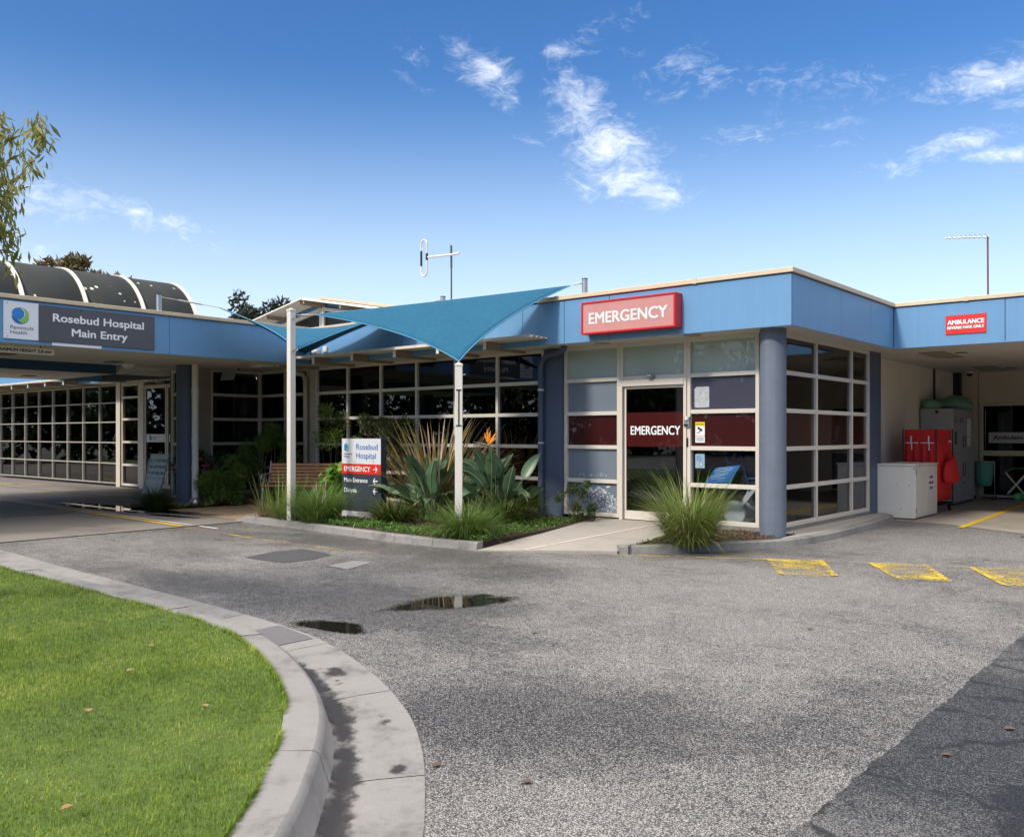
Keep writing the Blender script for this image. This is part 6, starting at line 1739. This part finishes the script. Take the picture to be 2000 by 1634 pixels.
# bird of paradise: stalks, paddle leaves, orange flower
str_m = leaf_mat('paddle leaf', [(.04, .085, .045), (.07, .135, .07), (.11, .19, .10), (.15, .23, .11)], vscale=3, trans=.15, rough=.38, spec=.5)
stalk_m = mat('green stalk', (.10, .15, .06), rough=.5, var=.2, vscale=8)
def strelitzia(label, x, y, z, leaves, seed, flower=None):
    t = thing('bird_of_paradise', label, 'plant', (x, y, z), group='bird of paradise plants')
    g = random.Random(seed)
    st = MB(); lv = []; rb = MB()
    for (a, h, lean, Ls, w) in leaves:
        b = Vector((x + g.uniform(-.22, .22), y + g.uniform(-.16, .16), z))
        d = Vector((math.cos(a), math.sin(a), 0))
        pts = [b + d * (lean * h * (k / 5) ** 1.5) + Vector((0, 0, h * k / 5)) for k in range(6)]
        st.tube(pts, [.016, .014, .012, .010, .008, .007], 7)
        tl = math.atan2(lean * 1.5, 1)
        az = np.array([a]); 
        V, Q = strips(np.array([tuple(pts[-1])]), az, np.array([Ls]), np.array([tl * .7]), np.array([g.uniform(.25, .9) * (1 + lean)]), np.array([w]), seg=12, fold=.16, roll=np.array([g.uniform(-1.1, 1.1)]),
                      prof=lambda u: max(.03, (math.sin(PI * min(1, u * 1.02) ** .72)) ** .62))
        lv.append((V, Q))
        c = V.reshape(-1, 3, 3)[:, 1]
        rb.tube([tuple(p) for p in c], .006, 5)
    V, Q = merge(lv)
    np_mesh('paddle_leaf', V, Q, str_m, parent=t)
    st.build('leaf_stalk', stalk_m, t); rb.build('midrib', mat('pale midrib', (.24, .26, .13), rough=.5), t)
    if flower:
        fx, fy, fz = flower
        m = MB(); m.tube([(x, y, z), (x + (fx - x) * .4, y + (fy - y) * .4, z + (fz - z) * .6), (fx, fy, fz)], [.014, .012, .010], 7); m.build('flower_stalk', stalk_m, t)
        f = MB()
        right = Vector((.763, .646, 0)); upv = Vector((0, 0, 1)); c = Vector((fx, fy, fz))
        f2 = MB()
        f2.tube([c, c - right * .10 + upv * .03, c - right * .24 + upv * .06], [.022, .018, .003], 7); f2.build('bract', mat('olive bract', (.20, .17, .08), rough=.5), t)
        for (a, b_, l) in ((-.10, .98, .26), (.10, .98, .23), (.55, .85, .26), (-.35, .9, .20), (.7, .65, .18)):
            d = (right * a + upv * b_).normalized(); s = d.cross(Vector((-.646, .763, 0))).normalized()
            p0 = c + upv * .02
            k = [(0, .004), (.3, .020), (.65, .016), (1, .001)]
            vs = []
            for u, w in k: q = p0 + d * l * u; vs += [q - s * w, q + Vector((-.646, .763, 0)) * w * -.7, q + s * w]
            f.add(vs, [(3 * i + j, 3 * i + j + 1, 3 * i + 3 + j + 1, 3 * i + 3 + j) for i in range(3) for j in range(2)])
        f.build('petal', mat('orange petal', (.85, .28, .02), rough=.5), t)
        w_ = MB()
        for a in (-.9, -.5, .5, .9): 
            d = (right * a - upv * .7).normalized(); w_.tube([c, c + d * .13, c + d * .2 - upv * .04], [.012, .008, .002], 5)
        w_.build('spent_bract', mat('brown bract', (.20, .10, .05), rough=.7), t)
    return t
g = random.Random(5)
def leafset(n, seed, hmax, side=0):
    g = random.Random(seed); out = []
    for i in range(n):
        a = 2 * PI * i / n + g.uniform(-.3, .3) + side
        outer = g.random() < .45
        h = g.uniform(.22, .45) if outer else g.uniform(.40, hmax)
        out.append((a, h, g.uniform(.7, 1.5) if outer else g.uniform(.05, .45), g.uniform(.34, .52), g.uniform(.15, .22)))
    return out
strelitzia('broad-leaved bird of paradise clump without a flower, right of the direction sign', -5.0, -1.75, .09, leafset(46, 3, .70), 3)
strelitzia('bird of paradise clump carrying one orange flower', -4.05, -1.25, .09, leafset(42, 8, .78), 8, flower=(-4.15, -1.3, 1.27))

def shrub(name, label, cat, x, y, z, rx, ry, rz, n, size, m_, seed, lumps=12, lump_r=.40, stems=7, aspect=2.4, zc=None, group=None, flowers=None, stem_m=None, droop=0., fold=.18, rad=.008):
    t = thing(name, label, cat, (x, y, z), group=group)
    zc = z + rz if zc is None else zc
    P, out, cs = crown_points(n, (x, y, zc), rx, ry, rz, lumps, lump_r, seed)
    ok = P[:, 2] > z + .02; P = P[ok]; out = out[ok]
    V, Q = leaf_cloud(P, size, out, aspect=aspect, droop=droop, fold=fold)
    np_mesh('foliage', V, Q, m_, parent=t, smooth=False)
    m = MB(); g = random.Random(seed)
    for c in list(cs)[:max(stems, 1)]:
        b = Vector((x + g.uniform(-.06, .06), y + g.uniform(-.06, .06), z)); c = Vector(tuple(c)); c.z = max(c.z, z + .1)
        mid = (b + c) / 2 + Vector((g.uniform(-.08, .08), g.uniform(-.08, .08), .05))
        m.tube([b, mid, c], [rad, rad * .75, rad * .35], 6)
    m.build('stems', stem_m or mat('brown stem', (.12, .08, .05), rough=.8), t)
    if flowers:
        col, nf, fs = flowers
        F, o2, _ = crown_points(nf * 3, (x, y, zc), rx * 1.02, ry * 1.02, rz * 1.02, lumps, lump_r, seed)
        F = F[F[:, 2] > z + .12]
        rn = np.linalg.norm((F - np.array([x, y, zc])) / np.array([rx, ry, rz]), axis=1)
        fc = (F[:, 1] - y) / ry - (F[:, 0] - x) / rx * -.6
        F = F[np.argsort(-(rn - .55 * (F[:, 1] - y) / ry + .35 * (F[:, 0] - x) / rx))][:nf]
        V, Q = leaf_cloud(np.repeat(F, 8, 0) + rng.normal(0, .004, (len(F) * 8, 3)), fs, None, aspect=1.3)
        np_mesh('flowers', V, Q, col, parent=t, smooth=False)
    return t
dark_l = leaf_mat('dark glossy leaf', [(.012, .028, .010), (.025, .06, .018), (.05, .10, .028), (.09, .14, .04)], rough=.3, trans=.12, spec=.55)
pink_f = leaf_mat('pink petal', [(.45, .06, .16), (.62, .16, .28), (.70, .30, .40)], trans=.25)
shrub('camellia_bush', 'dark glossy shrub dotted with pink flowers by the pier', 'shrub', -11.7, -1.7, .05, .5, .55, .58, 3200, .075, dark_l, 41, flowers=(pink_f, 34, .07), aspect=1.9, lumps=16)
grev = leaf_mat('feathery leaf', [(.04, .085, .015), (.10, .17, .028), (.18, .26, .045), (.28, .33, .08)], trans=.35, rough=.45)
shrub('feathery_shrub', 'tall feathery light green shrub left of the tall white post', 'shrub', -10.9, -.75, .03, .70, .55, .82, 9000, .10, grev, 52, lumps=18, lump_r=.34, aspect=7, stems=12, stem_m=mat('pinkish twig', (.30, .18, .13), rough=.8), rad=.012)
shrub('feathery_shrub', 'lower feathery green shrub between the pink flowers and the bench', 'shrub', -10.95, -1.75, .03, .45, .42, .46, 4600, .10, grev, 57, lumps=14, lump_r=.38, aspect=7)
shrub('feathery_shrub', 'feathery branch spray right behind the tall white post', 'shrub', -9.3, -.35, .03, .35, .3, .40, 1600, .10, grev, 59, lumps=7, lump_r=.45, aspect=7, zc=1.55, stems=6)
shrub('potted_shrub', 'small-leaved olive shrub rising behind the direction sign', 'shrub', -7.15, -.9, .09, .62, .45, .50, 3000, .06, leaf_mat('olive leaf', [(.02, .035, .012), (.05, .075, .02), (.11, .13, .04), (.17, .18, .07)], rough=.4), 63, lumps=13, lump_r=.36, zc=1.36, aspect=1.9, stems=9)
# bright scalloped leaves by the bench
pel = leaf_mat('bright soft leaf', [(.06, .15, .015), (.12, .26, .025), (.20, .36, .05), (.28, .42, .08)], trans=.35, rough=.5)
def scallop(name, label, x, y, z, rx, ry, rz, n, s, seed):
    t = thing(name, label, 'plant', (x, y, z))
    P, out, cs = crown_points(n, (x, y, z + rz), rx, ry, rz, 9, .42, seed)
    P = P[P[:, 2] > z + .05]
    g = np.random.default_rng(seed); V = []; F = []
    mb = MB()
    for p in P:
        nrm = Vector((g.normal() * .6 - .25, g.normal() * .6 - .4, 1)).normalized(); a = nrm.orthogonal().normalized(); b = nrm.cross(a)
        r = s * g.uniform(.6, 1.2); k = 12
        o = Vector(p)
        rim = [o + (a * math.cos(2 * PI * i / k) + b * math.sin(2 * PI * i / k)) * r * (1 + .16 * math.cos(i * PI)) + nrm * r * .28 for i in range(k)]
        mb.add([o] + rim, [(0, 1 + i, 1 + (i + 1) % k) for i in range(k)])
    mb.build('foliage', pel, t)
    m = MB()
    for c in cs: m.tube([(x, y, z), tuple((np.array([x, y, z]) + c) / 2 + np.array([0, 0, .03])), tuple(c)], [.010, .008, .005], 6)
    m.build('stems', stalk_m, t)
scallop('geranium_bush', 'bright lime green round-leaved bush left of the direction sign', -7.25, -1.95, .09, .50, .42, .40, 430, .062, 71)
cot = leaf_mat('tiny leaf', [(.02, .045, .012), (.05, .09, .02), (.12, .17, .045)], rough=.4)
shrub('cotoneaster', 'small twiggy dark green shrub before the flaking grey pane', 'shrub', -2.98, -.55, .09, .36, .28, .36, 2600, .030, cot, 83, lumps=16, lump_r=.30, stems=14, aspect=1.7, rad=.006)
# green ground cover along the kerb, bark chips, leaf litter
gcov = leaf_mat('ground cover leaf', [(.03, .09, .012), (.07, .17, .025), (.13, .25, .04), (.20, .30, .07)], trans=.3)
def cover(poly, n, hmax, s, label, m_=gcov, name='ground_cover', z=.10):
    xs = [p[0] for p in poly]; ys = [p[1] for p in poly]
    x = rng.uniform(min(xs), max(xs), n); y = rng.uniform(min(ys), max(ys), n)
    k = in_poly(x, y, poly) & (noise2(x, y, 7, 9) + rng.uniform(-.4, .4, n) > -.22)
    x, y = x[k], y[k]
    P = np.stack([x, y, z + rng.uniform(0, hmax, len(x))], 1)
    V, Q = leaf_cloud(P, s, np.tile(np.array([[0, -.2, .8]]), (len(P), 1)), aspect=1.25, fold=.1)
    tag(np_mesh(name, V, Q, m_, smooth=False), label, 'ground cover', kind='stuff')
cover([(-6.3, -3.30), (-3.0, -3.45), (-3.0, -3.0), (-4.5, -2.9), (-6.3, -2.75)], 5200, .07, .032, 'low bright green ground cover along the front kerb')
cover([(-2.95, -3.42), (-2.42, -3.38), (-2.62, -1.9), (-3.0, -.2), (-3.6, -.6), (-3.2, -2.4)], 5200, .06, .030, 'low green ground cover along the ramp edge')
bark = leaf_mat('bark chip', [(.06, .03, .018), (.13, .07, .04), (.22, .13, .08)], trans=0, rough=.85)
for i, (poly, n) in enumerate(([[(-7.7, -3.2), (-2.45, -3.35), (-2.65, -1.9), (-2.95, -.1), (-7.7, -.1)], 9000], [[(-.8, -2.4), (-.3, -1.85), (.2, -.9), (.28, -.05), (-1.12, -.05), (-.9, -1.7)], 2600])):
    cover(poly, n, .012, .028, 'brown bark chips over the garden soil', bark, 'bark_mulch', .092)
cover([(-12.2, -2.9), (-11.0, -3.0), (-10.8, -2.0), (-10.75, -.1), (-12.2, -.1)], 3500, .02, .04, 'fallen leaves and bark under the shaded shrubs', leaf_mat('litter', [(.05, .03, .02), (.16, .08, .04), (.28, .18, .09), (.10, .13, .03)], trans=.05), 'leaf_litter', .05)
lime = leaf_mat('lime weed', [(.10, .20, .02), (.22, .32, .05)], trans=.3)
for i, (x, y) in enumerate(((-10.95, -2.75), (-10.85, -2.15), (-10.8, -1.7), (-11.05, -3.0))):
    P = np.array([[x, y, .05]] * 40) + rng.normal(size=(40, 3)) * np.array([.07, .07, .02])
    V, Q = leaf_cloud(P, .055, np.tile(np.array([[0, 0, .8]]), (40, 1)), aspect=1.8)
    tag(np_mesh('low_weed', V, Q, lime, smooth=False), 'little lime green weed at the path edge beneath the column', 'weed', 'little weeds at the path edge')

# ------------------------------------------------------------------ trees
bark_t = mat('grey brown bark', (.13, .10, .075), rough=.9, var=.3, vscale=5, bump=.6, bscale=14)
def tree(name, label, x, y, h, crown, n, size, m_, seed, trunk_r=.16, lumps=22, lump_r=.34, aspect=2.6, droop=0., group=None, weeping=0, jitter=1.0):
    """tapered trunk, limbs to each clump, leaf faces through the clumps"""
    t = thing(name, label, 'tree', (x, y, -.05), group=group)
    (cx_, cy_, cz_, rx, ry, rz) = crown
    P, out, cs = crown_points(n, (cx_, cy_, cz_), rx, ry, rz, lumps, lump_r, seed)
    V, Q = leaf_cloud(P, size, out * .4, aspect=aspect, droop=droop, jitter=jitter)
    g = random.Random(seed)
    parts = [(V, Q)]
    m = MB()
    top = Vector((cx_, cy_, cz_ - rz * .25)); b = Vector((x, y, -.05))
    pts = [b.lerp(top, k / 5) + Vector((g.uniform(-.1, .1), g.uniform(-.1, .1), 0)) * (k > 0) for k in range(6)]
    m.tube(pts, [trunk_r * (1.25 - .16 * k * 1.2) for k in range(6)], 12)
    lb = MB()
    for c in cs:
        s = pts[g.randint(3, 5)]; c = Vector(tuple(c)); mid = (s + c) / 2 + Vector((g.uniform(-.2, .2), g.uniform(-.2, .2), .12))
        lb.tube([s, mid, c], [trunk_r * .34, trunk_r * .2, trunk_r * .06], 7)
        if weeping:
            for _ in range(weeping):
                st_ = c + Vector((g.gauss(0, rx * .22), g.gauss(0, ry * .22), g.uniform(-.1, .3)))
                ln = g.uniform(.3, .95); kk = 9
                sw = Vector((g.uniform(-.25, .25), g.uniform(-.25, .25), 0))
                path = [st_ + sw * (j / kk) + Vector((0, 0, .12 * math.sin(j / kk * 2) - ln * (j / kk) ** 1.25)) for j in range(kk + 1)]
                lb.tube(path, [.006 - .0004 * j for j in range(kk + 1)], 4, cap=False)
                LP = []
                for j in range(kk + 1):
                    for _k in range(9): LP.append(tuple(path[j] + Vector((g.gauss(0, .035), g.gauss(0, .035), g.gauss(0, .05)))))
                LP = np.array(LP)
                parts.append(leaf_cloud(LP, size, None, aspect=aspect, droop=1.1, jitter=.55))
    V, Q = merge(parts)
    np_mesh('crown', V, Q, m_, parent=t, smooth=False)
    m.build('trunk', bark_t, t); lb.build('limbs', bark_t, t)
    return t
weep = leaf_mat('weeping leaf', [(.10, .12, .03), (.22, .23, .06), (.36, .34, .09), (.50, .44, .14)], trans=.45, vscale=1.5)
tree('weeping_tree', 'tall weeping tree with yellow green hanging foliage at the left edge', -3.6, -10.8, 6, (-2.76, -10.02, 3.36, 1.10, 1.10, .62), 24000, .10, weep, 17, trunk_r=.2, lumps=24, lump_r=.30, aspect=4.5, droop=.5, weeping=26)
olive = leaf_mat('brown olive leaf', [(.05, .04, .018), (.11, .085, .03), (.19, .14, .06), (.26, .20, .09)], trans=.15, vscale=.8)
tree('banksia_tree', 'bushy brown olive tree behind the barrel-vaulted roof', -33, 4.5, 9, (-33, 4.5, 7.1, 3.6, 3.2, 1.6), 9000, .30, olive, 23, lumps=26, lump_r=.30)
darkt = leaf_mat('dark tree leaf', [(.010, .016, .014), (.022, .034, .022), (.045, .055, .03), (.07, .07, .035)], trans=.12, vscale=.6)
tree('dark_tree', 'dark loose tree behind the roofs, left of the gable, spire-topped', -47.1, 22.3, 12, (-47.1, 22.3, 7.7, 1.8, 1.8, 2.8), 5200, .36, darkt, 29, lumps=22, lump_r=.30, group='dark trees behind the roofs')
tree('dark_tree', 'dark loose tree behind the roofs, nearest the gable, rounder top', -46.6, 23.6, 12, (-46.4, 23.7, 7.9, 2.2, 2.2, 2.7), 6200, .36, darkt, 31, lumps=24, lump_r=.30, group='dark trees behind the roofs')

# belt of trees standing across the road behind the viewer: the windows mirror it
V_, Q_ = [], []
parts = []
for k in range(46):
    a = R(172 + k * 5.6); rad = 40 + 9 * random.random()
    cx_, cy_ = -4 + rad * math.cos(a), -9 + rad * math.sin(a)
    hh = random.uniform(3.2, 5.6)
    P, out, cs = crown_points(3200, (cx_, cy_, hh), 3.4, 3.4, hh * 1.05, 26, .42, 100 + k)
    parts.append(leaf_cloud(P, .55, out * .4, aspect=1.6))
V, Q = merge(parts)
tag(np_mesh('tree_belt', V, Q, leaf_mat('belt leaf', [(.02, .035, .012), (.05, .075, .02), (.10, .12, .04)], trans=.15, vscale=.5), smooth=False), 'belt of dense green trees across the road behind the lawn', 'trees', kind='stuff')
